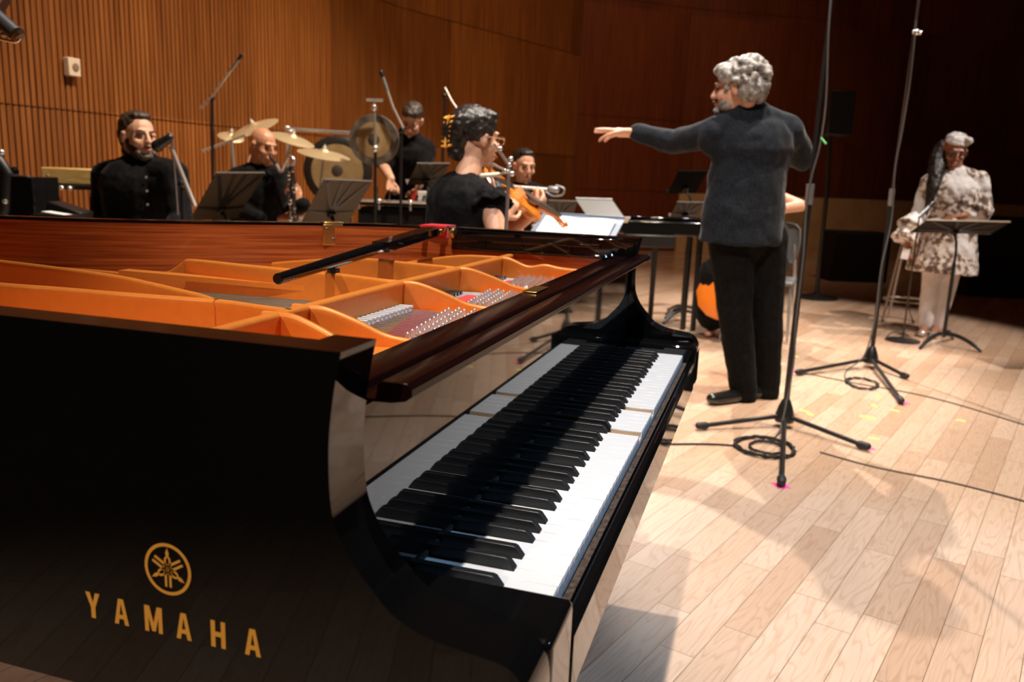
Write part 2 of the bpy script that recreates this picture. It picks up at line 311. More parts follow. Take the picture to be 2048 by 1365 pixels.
fr = MB(); fr.prism([(.154, .942), (.158, .950), (.196, .952), (.203, .948), (.204, .90), (.154, .90)], -.085, 1.289, 'x'); fr.build('front_rail', BLACKT, piano, bevel=.0012)
pq = MB(); pq.box((.589, .187, .9525), (.075, .024, .0014)); pq.build('serial_plaque', BRASS, piano, bevel=.0006)
for p in ((1.22, .185), (1.17, .19)): kn = MB(); kn.lathe([(.008, 0), (.009, .006), (.006, .011), (.001, .012)], (*p, .951), (0, 0, 1), 14); kn.build('rail_screw', BLACK, piano)
lk = MB(); lk.box((1.300, .112, .951), (.03, .02, .018)); lk.build('fallboard_pivot', BLACKM, piano, bevel=.003)
# keys
W = 1.225 / 52; NOTE = {0: 'A', 1: 'B', 2: 'C', 3: 'D', 4: 'E', 5: 'F', 6: 'G'}
off = {'C#': -.1, 'D#': .1, 'F#': -.15, 'G#': 0, 'A#': .15}; seam = {'C#': 1, 'D#': 2, 'F#': 4, 'G#': 5, 'A#': 6}
bx = [1.1 * W] + [2 * W + (o - 1) * 7 * W + (seam[n] + off[n]) * W for o in range(1, 8) for n in seam]
PRESSED = {24, 30}
def pivot(o): o.location.z += 0
for i in range(52):
    x0, x1 = i * W + .0004, (i + 1) * W - .0004
    l = max([b + .0066 for b in bx if b < x0 + .013 and b > x0 - .012] + [x0]); r = min([b - .0066 for b in bx if b > x1 - .013 and b < x1 + .012] + [x1])
    dz = -.0095 if i in PRESSED else 0
    k = MB()
    def poly(e): return [(x0, -e), (x1, -e), (x1, .0505), (r, .0505), (r, .150), (l, .150), (l, .0505), (x0, .0505)]
    k.prism(poly(0.0), .7325 + dz, .7355 + dz, 'z', 0); k.prism(poly(-.001), .713 + dz, .7325 + dz, 'z', 1)
    k.box(((x0 + x1) / 2, .0004, .7235 + dz), (x1 - x0, .0014, .019), mi=0)
    k.build('white_key', [IVORY, KEYW], piano, bevel=.0006, seg=1, label='pressed white piano key' if i in PRESSED else None)
bkm = MB()
def bkey(x):
    b = MB(); z0, z1 = .730, .7475
    R = []
    for y, z, wd in ((.0500, z0, .0062), (.0505, .7365, .0060), (.0575, z1 - .0014, .0050), (.0605, z1, .0044), (.152, z1, .0044)):
        R.append((y, z, wd))
    n = len(R)
    vs = [];
    for y, z, wd in R: vs += [(x - wd, y, z), (x + wd, y, z)]
    nb = len(vs); vs += [(x - .0062, .152, z0), (x + .0062, .152, z0)]
    # side skirt points
    fs = [(2 * i, 2 * i + 1, 2 * i + 3, 2 * i + 2) for i in range(n - 1)]
    fs += [tuple([2 * i for i in range(n)] + [nb])[::-1], tuple([2 * i + 1 for i in range(n)] + [nb + 1]), (nb - 2, nb - 1, nb + 1, nb), (0, 1, nb + 1, nb)[::-1]]
    return b.add(vs, fs)
for x in bx: bkey(x).build('black_key', EBONY, piano, bevel=.0007, seg=2, angle=25)
# cast iron plate
RT, RB = .940, .868
pl = MB()
def rib(mb, pts, wd=.0085, flange=.0125):
    """upright rib following (x,y,z_top) points, with a rounded top flange"""
    pts = [V(p) for p in pts]; R = []
    for i, p in enumerate(pts):
        t = (pts[min(i + 1, len(pts) - 1)] - pts[max(i - 1, 0)]); t.z = 0; t.normalize(); s = V((t.y, -t.x, 0)); h = flange / 2; g = wd / 2
        R.append([V((p.x, p.y, RB - .01)) - s * g, V((p.x, p.y, p.z - .012)) - s * g, V((p.x, p.y, p.z - .005)) - s * h, V((p.x, p.y, p.z - .001)) - s * (h - .002), V((p.x, p.y, p.z)) - s * (h * .45),
                  V((p.x, p.y, p.z)) + s * (h * .45), V((p.x, p.y, p.z - .001)) + s * (h - .002), V((p.x, p.y, p.z - .005)) + s * h, V((p.x, p.y, p.z - .012)) + s * g, V((p.x, p.y, RB - .01)) + s * g])
    mb.rings(R)
def arch(x0, x1, zend=.898, y0=.455, y1=.20):
    return bez([(x0, y0 + .02, RT), (x0, y0, RT), (x0 + (x1 - x0) * .15, y0 - .03, RT - .002), (x0 + (x1 - x0) * .45, y0 - .075, RT - .018), (x0 + (x1 - x0) * .75, y0 - .115, zend + .006), (x1, y0 - .16, zend), (x1, y1, zend - .002)], 6)
rib(pl, [(-.07, .455, RT - .002), (.275, .455, RT), (.655, .457, RT), (.925, .452, RT), (1.20, .450, RT), (1.285, .450, RT)], .014, .020)
rib(pl, arch(.262, .262)); rib(pl, arch(.335, .367)); rib(pl, arch(.655, .70)); rib(pl, arch(.922, .985)); rib(pl, arch(1.20, 1.215, .922))
rib(pl, bez([(.29, .45, RT), (.302, .52, RT), (.312, .58, RT), (.306, .65, RT), (.296, .75, RT), (.29, .86, RT), (.28, .96, RT), (.26, 1.3, RT), (.24, 1.8, RT - .01)], 5))
rib(pl, bez([(.310, .585, RT), (.345, .645, RT), (.373, .71, RT), (.405, .785, RT), (.452, .92, RT), (.50, 1.21, RT), (.52, 1.5, RT), (.50, 1.9, RT)], 5))
rib(pl, bez([(.655, .46, RT), (.657, .50, RT), (.68, .59, RT), (.69, .68, RT), (.705, .82, RT), (.722, .955, RT), (.735, .985, RT - .008), (.750, 1.04, RT - .034), (.765, 1.12, RT - .048), (.775, 1.25, RT - .048), (.76, 1.5, RT - .05), (.70, 1.8, RT - .05)], 5))
rib(pl, bez([(.922, .455, RT), (.930, .48, RT), (.945, .567, RT), (.952, .61, RT), (.962, .68, RT), (.98, .80, RT - .01), (1.0, .95, RT - .03)], 5))
rib(pl, bez([(1.20, .455, RT), (1.205, .56, RT - .004), (1.21, .70, RT - .03), (1.20, .80, RT - .05)], 4))
pl.box((.70, .80, .905), (.030, .62, .010))
pl.box((.10, .78, RB), (.36, 1.14, .012)); pl.box((.605, .300, .879), (1.37, .20, .014)); pl.box((.605, .452, RB - .006), (1.37, .03, .012))
pl.box((1.262, .50, RB), (.045, .68, .014)); pl.box((.20, 1.9, RB), (.62, .62, .012)); pl.box((.38, 1.25, RB), (.14, .9, .012)); pl.box((.61, 1.72, RB), (.26, .5, .012))
pl.build('cast_iron_plate', PLATE, piano, angle=60)
sb = MB(); sbp = [(p.x, p.y) for p in offset(vz, .058)]; sb.prism(sbp, .836, .846, 'z'); sb.build('soundboard', BOARD, piano, smooth=False)
brg = MB(); brg.tube([(.42, .99, .866), (.50, .93, .866), (.62, .80, .866), (.68, .70, .866)], .011, 6)
for k in range(16):
    t = k / 15; brg.box((.455 + .20 * t, .90 - .17 * t, .8775), (.006, .02, .003), Matrix.Rotation(-.7, 3, 'Z'))
brg.build('bridge', WBRIDGE, piano)
tbr = MB(); tbr.tube([(.72, .62, .862), (.86, .60, .862), (1.0, .56, .862), (1.18, .50, .862)], .011, 6); tbr.build('bridge', WBRIDGE, piano)
# strings, pins, felt, dampers bay by bay
bays = [(.385, .645, 20, .42, .66), (.712, .912, 24, .72, .90), (1.0, 1.19, 22, .98, 1.19)]
sp = MB(); sp.bar((0, 0, 0), (0, 0, .0258), .0035, .0033, 10); sp.lathe([(.0033, .0258), (.0016, .0278)], (0, 0, 0), n=10); sp.bar((0, 0, 0), (0, 0, .006), .0036, .0036, 10)
pin0 = None; npin = 0; nstr = 0; morestr = MB(); morepin = MB()
for bi, (xa, xb, n, xc, xd) in enumerate(bays):
    rows = 5
    for k in range(n):
        x = xa + (xb - xa) * (k + .5) / n
        back = .318 + (x - xa) * .16 if bi == 0 else .352 + (x - xa) * (.06 if bi else 0)
        for q in range(1 if bi == 0 else 2):
            xs = x + q * .0035; xe = xc + (xd - xc) * (k + .5) / n + q * .0035; yb = [1.05, .80, .70][bi]
            pts = [(xs, back - .03, .8905), (xs + (xe - xs) * .25, .405, .8905), (xe, yb, .884)]
            if nstr < 100: sm = MB(); sm.tube(pts, (.0014 if bi == 0 else .0009), 5); sm.build('string', STEEL, piano); nstr += 1
            else: morestr.tube(pts, .0007, 5)
    nx = (11, 9, 8)[bi]; b0, b1_ = ((.322, .356), (.350, .372), (.366, .386))[bi]
    for rr in range(6):
        for k in range(nx):
            px_ = xa + (xb - xa) * (k + .5 * (rr % 2) + .3) / nx; y = b0 + (b1_ - b0) * k / nx - rr * .0145
            if y < .25: continue
            if npin < 100:
                o = pin0 = sp.build('tuning_pin', CHROME, piano, angle=50) if pin0 is None else pin0
                if npin: o = dup(pin0)
                o.matrix_parent_inverse = Matrix.Translation(-piano.location + V((px_, y, .8755))); npin += 1
            else: morepin.bar((px_, y, .8755), (px_, y, .9035), .0031, .0029, 8)
    fe = MB()
    if bi == 0: fe.add([(.395, .325, .8885), (.42, .372, .8885), (.655, .425, .8885), (.655, .385, .8885), (.395, .325, .8765), (.42, .372, .8765), (.655, .425, .8765), (.655, .385, .8765)], [(0, 1, 2, 3), (4, 7, 6, 5), (0, 3, 7, 4), (1, 5, 6, 2), (0, 4, 5, 1), (3, 2, 6, 7)])
    else: fe.box(((xa + xb) / 2 - .03, .392, .887), (xb - xa - .04, .030, .0105))
    fe.build('string_felt', FELT, piano)
    ag = MB()
    for k in range(n):
        x = xa + (xb - xa) * (k + .5) / n; ag.bar((x + .01, .418 if bi else .40 + (x - .385) * .12, .876), (x + .01, .418 if bi else .40 + (x - .385) * .12, .8885), .0022, .0022, 8)
    ag.build('agraffe_row', BRASS, piano)
if morestr.v: morestr.build('strings', STEEL, piano, kind='stuff')
if morepin.v: morepin.build('tuning_pins', CHROME, piano, kind='stuff')
for k in range(16):
    x = .40 + k * .0155; dm = MB(); dm.box((x, .436, .8975), (.008, .026, .005)); dm.box((x, .436, .8915), (.0085, .022, .007), mi=1); dm.build('damper', [mat('damper_head', (.55, .54, .52), .4), DFELT], piano, bevel=.0008)
for xa in (.73, 1.02):
    for k in range(9): dm = MB(); dm.box((xa + k * .017, .432, .8945), (.011, .026, .008)); dm.build('damper', BLACKM, piano, bevel=.0008)
# prop stick
ps = thing('prop_stick_unused', '', '', (0, 0, 0)); bpy.data.objects.remove(ps)
a, b = V((.487, .600, .950)), V((1.262, .648, .9875)); st = MB(); dr = (b - a)
st.bar(a - dr.normalized() * .002, a + dr * .48, .0095, .013, 20); st.bar(a + dr * .45, a + dr * .97, .0125, .0135, 8)
st.box(a + dr * .76 + V((0, .0, .001)), (dr.length * .42, .040, .022), Matrix.Rotation(math.atan2(dr.y, dr.x), 3, 'Z') @ Matrix.Rotation(-math.asin(dr.z / dr.length), 3, 'Y'))
pst = st.build('prop_stick', BLACK, piano, bevel=.002)
hg = MB(); hg.box((1.30, .655, .9985), (.075, .070, .005)); hg.box((1.283, .655, .985), (.012, .070, .03)); hg.build('hinge_felt', FELT, pst)
hb = MB(); hb.bar((1.272, .622, .990), (1.272, .688, .990), .006); hb.box((1.262, .631, .986), (.03, .014, .014)); hb.box((1.262, .679, .986), (.03, .014, .014)); hb.lathe([(.014, 0), (.014, .008), (.002, .010)], (1.266, .602, .986), (0, -1, 0), 16); hb.build('hinge_bracket', BRASS, pst, bevel=.0015)
pr_ = MB(); pr_.box((.690, .6125, .9435), (.016, .018, .008)); pr_.build('prop_rest', BLACKR, piano)
lh = MB(); rot = Matrix.Rotation(math.radians(50), 3, 'Z'); lh.box((1.187, .897, .968), (.005, .052, .052), rot); lh.box((1.197, .905, .998), (.030, .052, .004), rot)
for dy, dz in ((-.016, .014), (.016, .014), (0, -.012)): q = rot @ V((-.003, dy, dz)); lh.lathe([(.005, 0), (.004, .0015), (.001, .002)], V((1.187, .897, .968)) + q, rot @ V((-1, 0, 0)), 12, mi=1)
lh.build('lid_catch_plate', [BRASS, mat('screw_steel', (.25, .18, .1), .4, 1)], piano, bevel=.001)
# legs
for lx, ly in ((-.03, .30), (1.235, .30), (.25, 2.15)):
    lg = MB(); lg.box((lx, ly, .60), (.15, .15, .13)); lg.rings([[V((lx + sx * s_, ly + sy * s_, z)) for sx, sy in ((-1, -1), (1, -1), (1, 1), (-1, 1))] for z, s_ in ((.08, .042), (.30, .052), (.54, .068))]); lg.build('leg', BLACK, piano, bevel=.006)
    cs = MB(); cs.lathe([(.03, -.01), (.034, 0), (.034, .02), (.03, .03)], (lx, ly - .01, .035), (1, 0, 0), 20); cs.box((lx, ly, .065), (.05, .05, .03)); cs.build('caster', BRASS, piano)
ly_ = MB()
for s_ in (-1, 1): ly_.tube(bez([(.6125 + s_ * .10, .30, .66), (.6125 + s_ * .07, .30, .45), (.6125 + s_ * .09, .29, .20)], 5), .016, 8)
ly_.box((.6125, .28, .16), (.30, .12, .08)); ly_.build('pedal_lyre', BLACK, piano)
for s_ in (-1, 0, 1): pd = MB(); pd.box((.6125 + s_ * .085, .17, .10), (.026, .14, .008)); pd.build('pedal', BRASS, piano, bevel=.003)
# lettering on the bass side
def letter(mb, ch, yl, z0, w_, h):
    t = w_ * .30; x = XL - .0006
    def P(*pp): mb.prism([(yl - u * w_, z0 + v_ * h) for u, v_ in pp], x, XL + .002, 'x')
    k = .30
    if ch == 'Y': P((.5 - k / 2, 0), (.5 + k / 2, 0), (.5 + k / 2, .42), (1, 1), (1 - k * 1.05, 1), (.5, .62), (k * 1.05, 1), (0, 1), (.5 - k / 2, .42))
    if ch == 'A': [P((0, 0), (.28, 0), (.5, .85), (.5, 1), (.32, 1)), P((.72, 0), (1, 0), (.68, 1), (.5, 1), (.5, .85)), P((.337, .22), (.663, .22), (.622, .38), (.378, .38))]
    if ch == 'H': [P((0, 0), (k, 0), (k, 1), (0, 1)), P((1 - k, 0), (1, 0), (1, 1), (1 - k, 1)), P((k, .41), (1 - k, .41), (1 - k, .59), (k, .59))]
    if ch == 'M': P((0, 0), (.22, 0), (.22, .60), (.40, .04), (.60, .04), (.78, .60), (.78, 0), (1, 0), (1, 1), (.71, 1), (.50, .36), (.29, 1), (0, 1))
lt = MB()
for ch, yl, w_ in zip('YAMAHA', (.3885, .3575, .3245, .2915, .2560, .2225), (.0155, .0155, .0185, .0155, .0145, .0155)): letter(lt, ch, yl, .7265, w_, .0245)
lt.build('lettering', GOLDL, piano, smooth=False)
em = MB(); ey, ez = .2975, .7895; n = 48
ring = [[(XL - .0006, ey + r * math.cos(t * 2 * math.pi / n), ez + r * math.sin(t * 2 * math.pi / n)) for t in range(n)] for r in (.0208, .0238)]
em.add(ring[0] + ring[1], [(t, (t + 1) % n, n + (t + 1) % n, n + t) for t in range(n)])
em.add([(XL + .001, p[1], p[2]) for p in ring[0] + ring[1]] , [(t, n + t, n + (t + 1) % n, (t + 1) % n) for t in range(n)])
for k in range(3):
    A = math.radians(90 + k * 120); d_, s_ = V((0, math.cos(A), math.sin(A))), V((0, -math.sin(A), math.cos(A))); o_ = V((XL - .0006, ey, ez))
    def Q(pp): em.add([o_ + d_ * u + s_ * v_ for u, v_ in pp] + [o_ + d_ * u + s_ * v_ + V((.0016, 0, 0)) for u, v_ in pp], [tuple(range(len(pp)))] + [tuple(range(len(pp), 2 * len(pp)))[::-1]] + [(i, (i + 1) % len(pp), (i + 1) % len(pp) + len(pp), i + len(pp)) for i in range(len(pp))])
    Q([(.0195, 0), (.0145, .0018), (.0118, .0010), (.0118, -.0010), (.0145, -.0018)])
    Q([(.0122, .0010), (.0100, .0030), (.0050, .0036), (.0046, .0020), (.0090, .0014), (.0112, 0)]); Q([(.0122, -.0010), (.0100, -.0030), (.0050, -.0036), (.0046, -.0020), (.0090, -.0014), (.0112, 0)])
    for g in (-1, 1): Q([(.006, g * .0012), (.006, g * .0034), (-.0165, g * .0034), (-.0165, g * .0012)])
em.build('emblem', GOLDL, piano, smooth=False)
# ================================================================== people
CAMH = V((.956, .294, 0)); RIGHT = V((.294, -.956, 0)); UP = V((0, 0, 1))
def dirv(r, a, u=0): return (RIGHT * r + CAMH * a + UP * u).normalized()       # right, away, up as seen from the lectern side
def head(mb, c, F, U, s=1.0):
    c = V(c); F = V(F).normalized(); U = V(U); U = (U - F * U.dot(F)).normalized(); X = F.cross(U)
    def p(x, y, z): return c + (X * x + F * y + U * z) * s
    def e(x, y, z, a, b, d): mb.ell(p(x, y, z), (a * s, b * s, d * s), X, F, U)
    e(0, -.012, .030, .074, .094, .082); e(0, .028, -.020, .061, .062, .088); e(0, .042, -.074, .044, .044, .036); e(0, .078, -.101, .021, .018, .017)
    mb.cap(p(0, .086, .022), .0085 * s, p(0, .112, -.022), .0125 * s); e(.010, .104, -.024, .009, .010, .008); e(-.010, .104, -.024, .009, .010, .008)
    mb.cap(p(-.034, .080, .030), .010 * s, p(.034, .080, .030), .010 * s); e(.040, .066, -.026, .022, .024, .022); e(-.040, .066, -.026, .022, .024, .022)
    e(0, .090, -.056, .024, .013, .009); e(0, .088, -.068, .020, .013, .009)
    for k in (-1, 1): e(k * .076, -.006, -.008, .010, .019, .031); e(k * .078, -.002, .010, .010, .018, .014)
    e(0, -.045, -.045, .055, .045, .06)
    return p, (X, F, U)
def face(p, ax, parent, brow, s=1., lips=LIP, browr=.0045):
    X, F, U = ax
    for k in (-1, 1):
        b = MB(); b.ell(p(k * .031, .0845, .006), (.0125 * s, .007 * s, .0055 * s), X, F, U, 12, 8); b.build('eye', EYE, parent)
        b = MB(); b.tube([p(k * .014, .094, .026), p(k * .030, .092, .032), p(k * .048, .080, .027)], browr * s, 6); b.build('eyebrow', brow, parent)
    b = MB(); b.ell(p(0, .0985, -.062), (.022 * s, .008 * s, .0065 * s), X, F, U, 12, 8); b.build('mouth', lips, parent)
def hand(mb, wr, d, nrm, side, curl=.3, spread=.16, s=1., point=False):
    """wrist, pointing direction, back-of-hand normal, side (+1/-1: thumb side)"""
    wr, d, nrm = V(wr), V(d).normalized(), V(nrm); nrm = (nrm - d * nrm.dot(d)).normalized(); x = d.cross(nrm).normalized() * side
    mb.cap(wr - d * .02, .026 * s, wr + d * .025 * s, .031 * s, .62, nrm); mb.cap(wr + d * .03 * s, .036 * s, wr + d * .078 * s, .040 * s, .42, nrm)
    for k, (o, L, r) in enumerate(((.028, .080, .0092), (.0095, .088, .0096), (-.010, .082, .0092), (-.029, .064, .0082))):
        b = wr + d * .088 * s + x * o * s; a = (1.5 - k) * spread; c = curl * (1 + k * .15)
        if point: c = curl * (.25 if k < 2 else 1.5)
        q = (d + x * math.tan(a) * .6).normalized(); pts = [b - q * .02 * s, b]; ang = 0
        for sg, f_ in ((.45, 1), (.31, 1.2), (.24, .8)):
            ang += c * f_; pts.append(pts[-1] + (q * math.cos(ang) - nrm * math.sin(ang)) * L * sg * s)
        mb.tube(bez(pts, 3), [r * s * (1.05 - .28 * i / (len(pts) * 3 - 3)) for i in range(len(bez(pts, 3)))], 10); mb.ell(pts[-1], (r * .8 * s,) * 3)
    t0 = wr + d * .022 * s + x * .024 * s; t1 = t0 + (d * .55 + x * .75 - nrm * .25).normalized() * .042 * s; t2 = t1 + (d * .85 + x * .35 - nrm * .4).normalized() * .034 * s; t3 = t2 + (d * .95 - nrm * .4).normalized() * .026 * s
    mb.tube([t0 - x * .012, t0, t1, t2, t3], [.015 * s, .0145 * s, .0125 * s, .0105 * s, .008 * s], 10); mb.ell(t3, (.0085 * s,) * 3)
def body(mb, J, k=1., gr=0., parts='tnalf', TF=(0, 1, 0), sleeve=1., flat=.66, hip=1., wide=1.):
    """limbs and trunk from joints; gr grows the radii (clothing)"""
    J = {a: V(b) for a, b in J.items()}; TF = V(TF)
    if 'n' in parts: mb.cap(J['nk'] - UP * .01, .058 * k + gr, J['hd'] + (J['nk'] - J['hd']) * .35, .052 * k + gr)
    if 't' in parts:
        ch, pv = J['ch'], J['pv']; wa = ch + (pv - ch) * .5
        mb.cap(pv, .150 * k * hip + gr, wa, .130 * k * wide + gr, flat, TF); mb.cap(wa, .130 * k * wide + gr, ch, .158 * k * wide + gr, flat, TF)
        mb.cap(ch, .150 * k * wide + gr, J['nk'] - UP * .05, .10 * k + gr, flat, TF); sm = (J['sa'] + J['sb']) / 2
        for s in 'ab': mb.cap(J['nk'] - UP * .03, .055 * k + gr, J['s' + s], .058 * k + gr, .9, TF); mb.cap(ch + (J['s' + s] - sm) * .45, .085 * k + gr, J['s' + s] - UP * .03, .062 * k + gr, .85, TF)
    if 'a' in parts:
        for s in 'ab':
            a, e, w_ = J['s' + s], J['e' + s], J['w' + s]; mb.cap(a, .056 * k + gr, a + (e - a) * min(1, sleeve * 2), (.056 - .014 * min(1, sleeve * 2)) * k + gr)
            if sleeve > .5: mb.cap(e, .042 * k + gr, e + (w_ - e) * (sleeve - .5) * 2, (.042 - .014 * (sleeve - .5) * 2) * k + gr * .9)
    if 'l' in parts:
        for s in 'ab': mb.cap(J['h' + s], .092 * k + gr, J['k' + s], .058 * k + gr); mb.cap(J['k' + s], .056 * k + gr, J['k' + s] + (J['n' + s] - J['k' + s]) * .35, .055 * k + gr * 1.1); mb.cap(J['k' + s] + (J['n' + s] - J['k' + s]) * .35, .055 * k + gr, J['n' + s], .036 * k + gr * 1.4)
    if 'f' in parts:
        for s in 'ab': mb.cap(J['n' + s] - UP * .03, .036 * k + gr, J['t' + s], .028 * k + gr, .8, UP)
def shoes(J, parent, mt=LEATHER, h=.0):
    for s in 'ab':
        n_, t_ = V(J['n' + s]), V(J['t' + s]); n_ = V((n_.x, n_.y, t_.z)); d = (t_ - n_).normalized(); b = MB()
        b.cap(n_ - d * .045, .038, n_ + d * .05, .044, .95, UP); b.cap(n_ + d * .05, .046, t_ + d * .015, .036, .85, UP); b.cap(n_ - d * .03 + UP * .03, .034, n_ + UP * .05, .036)
        b.cap(n_ - d * .045 - UP * .014, .036, n_ + d * .0 - UP * .014, .038, .45, UP); b.cap(n_ + d * .04 - UP * .014, .040, t_ - UP * .014, .040, .40, UP)
        blob(b, 'shoe', mt, parent, .006, 2)
def person(label, J, TF, hF, hU, skin, k=1., hs=1., hands=(), wide=1., hip=1.):
    b = MB(); body(b, J, k, 0, 'tnalf', TF, 1., wide=wide, hip=hip); p, ax = head(b, J['hd'], hF, hU, hs)
    for args in hands: hand(b, *args)
    o = blob(b, 'person', skin, None, .0055, 3); tag(o, label, 'person'); return o, p, ax
def seated(r, u, vh, face_r, face_a, toward=0):
    pass
def J_(**k): return k
# ---- conductor
J = J_(hd=(3.631, 0.052, 1.597), nk=(3.675, -0.022, 1.497), ch=(3.702, -0.041, 1.31), pv=(3.715, -0.049, 0.922), sa=(3.604, 0.143, 1.383), ea=(3.731, 0.341, 1.341), wa=(3.812, 0.554, 1.387), sb=(3.793, -0.202, 1.411), eb=(3.969, -0.298, 1.282), wb=(4.143, -0.182, 1.3),
       ha=(3.695, 0.016, 0.856), ka=(3.69, -0.036, 0.469), na=(3.745, -0.113, 0.065), ta=(3.592, 0.023, 0.032), hb=(3.786, -0.143, 0.86), kb=(3.811, -0.193, 0.464), nb=(3.875, -0.23, 0.07), tb=(3.803, -0.14, 0.032))
TF = dirv(-.25, .95); o, p, ax = person('person conducting with back turned, grey curly hair, charcoal jacket, left arm stretched out', J, TF, dirv(-.88, .42, -.12), (0, 0, 1), SKIN, 1.08, 1.06,
    [((3.809, 0.564, 1.384), dirv(-.93, .36, .03), dirv(-.1, .3, .9), -1, .16, .24, 1.25, True), ((4.143, -0.182, 1.3), dirv(-.8, .6, .1), UP, 1, .5)], wide=1.12)
b = MB(); body(b, dict(J, pv=(3.713, -0.044, 1.036)), 1.08, .020, 'ta', TF, 1., .72, 1.1, 1.20); b.hem((3.701, -0.038, 1.265), .200, (3.708, -0.027, 0.839), .226, .72, TF)
b.cap((3.676, -0.025, 1.516), .066, (3.679, -0.035, 1.464), .082); blob(b, 'jacket', JACKET, o, .009, 5, .028, .13)
b = MB(); b.cap((3.654, -0.005, 1.531), .058, (3.676, -0.025, 1.492), .068); blob(b, 'collar', mat('black_knit_collar', (.01, .01, .011), .9), o, .006, 2)
b = MB(); b.tube([(3.8, -0.052, 1.483), (3.845, -0.079, 1.317), (3.855, -0.078, 1.113), (3.859, -0.074, 0.878)], .004, 6)
b = MB(); body(b, J, 1.08, .024, 'l', TF, hip=1.1); b.cap(J['pv'], .17, V(J['pv']) - UP * .05, .165, .72, TF)
for s in 'ab': b.cap(J['n' + s], .070, V(J['n' + s]) - UP * .035, .074)
blob(b, 'trousers', TROUS, o, .008, 2, .012, .12); shoes(J, o)
b = MB(); X, F, U = ax
for x, y, z, a, c, d in ((0, -.030, .045, .096, .108, .092), (.052, -.06, -.01, .050, .062, .068), (-.052, -.06, -.01, .050, .062, .068), (0, -.095, -.01, .075, .050, .075), (0, .055, .090, .070, .050, .035), (.06, .02, .06, .040, .06, .05), (-.06, .02, .06, .040, .06, .05), (0, -.06, .11, .07, .07, .04)): b.ell(p(x, y, z), (a, c, d), X, F, U)
rr = random.Random(3)
for q in range(150):
    t, f_ = rr.uniform(0, 6.28), rr.uniform(-.5, 1.2); x, y, z = .092 * math.cos(t) * math.cos(f_), -.035 + .108 * math.sin(t) * math.cos(f_), .035 + .098 * math.sin(f_)
    if y > .045 and z < .06: continue
    b.ell(p(x * 1.06, y * 1.04, z), (rr.uniform(.012, .022),) * 3, X, F, U, 8, 6)
blob(b, 'hair', HAIRG, o, .005, 1, .012, .02)
b = MB()
for x, y, z, a, c, d in ((0, .088, -.090, .036, .026, .024), (.04, .05, -.07, .018, .035, .025), (-.04, .05, -.07, .018, .035, .025), (0, .108, -.045, .024, .007, .006)): b.ell(p(x, y, z), (a, c, d), X, F, U)
blob(b, 'beard', HAIRG, o, .005, 1); face(p, ax, o, HAIRG)
# ---- singer
J = J_(hd=(6.638, -1.492, 1.463), nk=(6.671, -1.531, 1.299), ch=(6.67, -1.529, 1.116), pv=(6.671, -1.531, 0.767), sa=(6.594, -1.349, 1.21), ea=(6.555, -1.289, 0.95), wa=(6.453, -1.232, 0.762), sb=(6.749, -1.718, 1.241), eb=(6.682, -1.772, 0.997), wb=(6.478, -1.583, 0.967),
       ha=(6.656, -1.481, 0.684), ka=(6.628, -1.458, 0.393), na=(6.648, -1.456, 0.076), ta=(6.423, -1.401, 0.03), hb=(6.689, -1.588, 0.689), kb=(6.666, -1.582, 0.365), nb=(6.719, -1.552, 0.065), tb=(6.374, -1.484, 0.03))
TF = dirv(-.1, -.95); o, p, ax = person('person standing at far right in patterned tunic, silver headwrap and glasses', J, TF, dirv(-.22, -.9, -.38), dirv(.05, -.35, .9), SKIN3, .95, 1.1, [((6.452, -1.226, 0.746), dirv(-.15, 0, -1), dirv(-1, 0, 0), 1, .5, .1, .95), ((6.474, -1.572, 0.967), dirv(-.9, -.2, -.1), UP, 1, .35, .1, .95)], wide=1.1)
TUNIC = mat('spotted_tunic_cloth', (.6, .55, .5), .75, sheen=.2); N, L, B = nodes(TUNIC)
tc = N.new('ShaderNodeTexCoord'); vo = N.new('ShaderNodeTexNoise'); vo.inputs['Scale'].default_value = 26; vo.inputs['Detail'].default_value = 3; n2 = N.new('ShaderNodeTexNoise'); n2.inputs['Scale'].default_value = 4.5; n2.inputs['Detail'].default_value = 1
r1 = ramp(N, [(.46, (.16, .105, .08)), (.56, (.74, .66, .60))]); r2 = ramp(N, [(.50, (0, 0, 0)), (.60, (1, 1, 1))]); mx = N.new('ShaderNodeMix'); mx.data_type = 'RGBA'; mx.inputs[7].default_value = (.74, .72, .72, 1)
L.new(tc.outputs['Object'], vo.inputs['Vector']); L.new(tc.outputs['Object'], n2.inputs['Vector']); L.new(vo.outputs[0], r1.inputs[0]); L.new(n2.outputs[0], r2.inputs[0]); L.new(r2.outputs[0], mx.inputs[0]); L.new(r1.outputs[0], mx.inputs[6]); L.new(mx.outputs[2], B.inputs['Base Color'])
b = MB(); body(b, J, .95, .024, 'ta', TF, .85, .80, 1.1, 1.15); b.hem((6.673, -1.536, 0.927), .20, (6.669, -1.524, 0.504), .275, .80, TF)
for s, e_ in (('a', (6.469, -1.216, 0.855)), ('b', (6.528, -1.68, 0.97))):
    b.hem(J['e' + s], .060, V(e_), .098)
b.hem((6.498, -1.241, 0.918), .055, (6.44, -1.188, 0.753), .108)
blob(b, 'tunic', TUNIC, o, .010, 2, .030, .06)
WHITEC = grain(mat('white_cloth', (.8, .76, .74), .8), (.70, .66, .64), (.84, .80, .78), 12, (1, 1, 1))
b = MB(); body(b, J, .95, .016, 'l', TF); blob(b, 'leggings', WHITEC, o, .008, 2, .006, .08)
b = MB()
for s in 'ab': b.cap(V(J['n' + s]) - UP * .06, .038, J['t' + s], .036, .7, UP)
blob(b, 'sandals', mat('silver_sandal', (.75, .70, .66), .25, .7), o, .006, 1)
X, F, U = ax
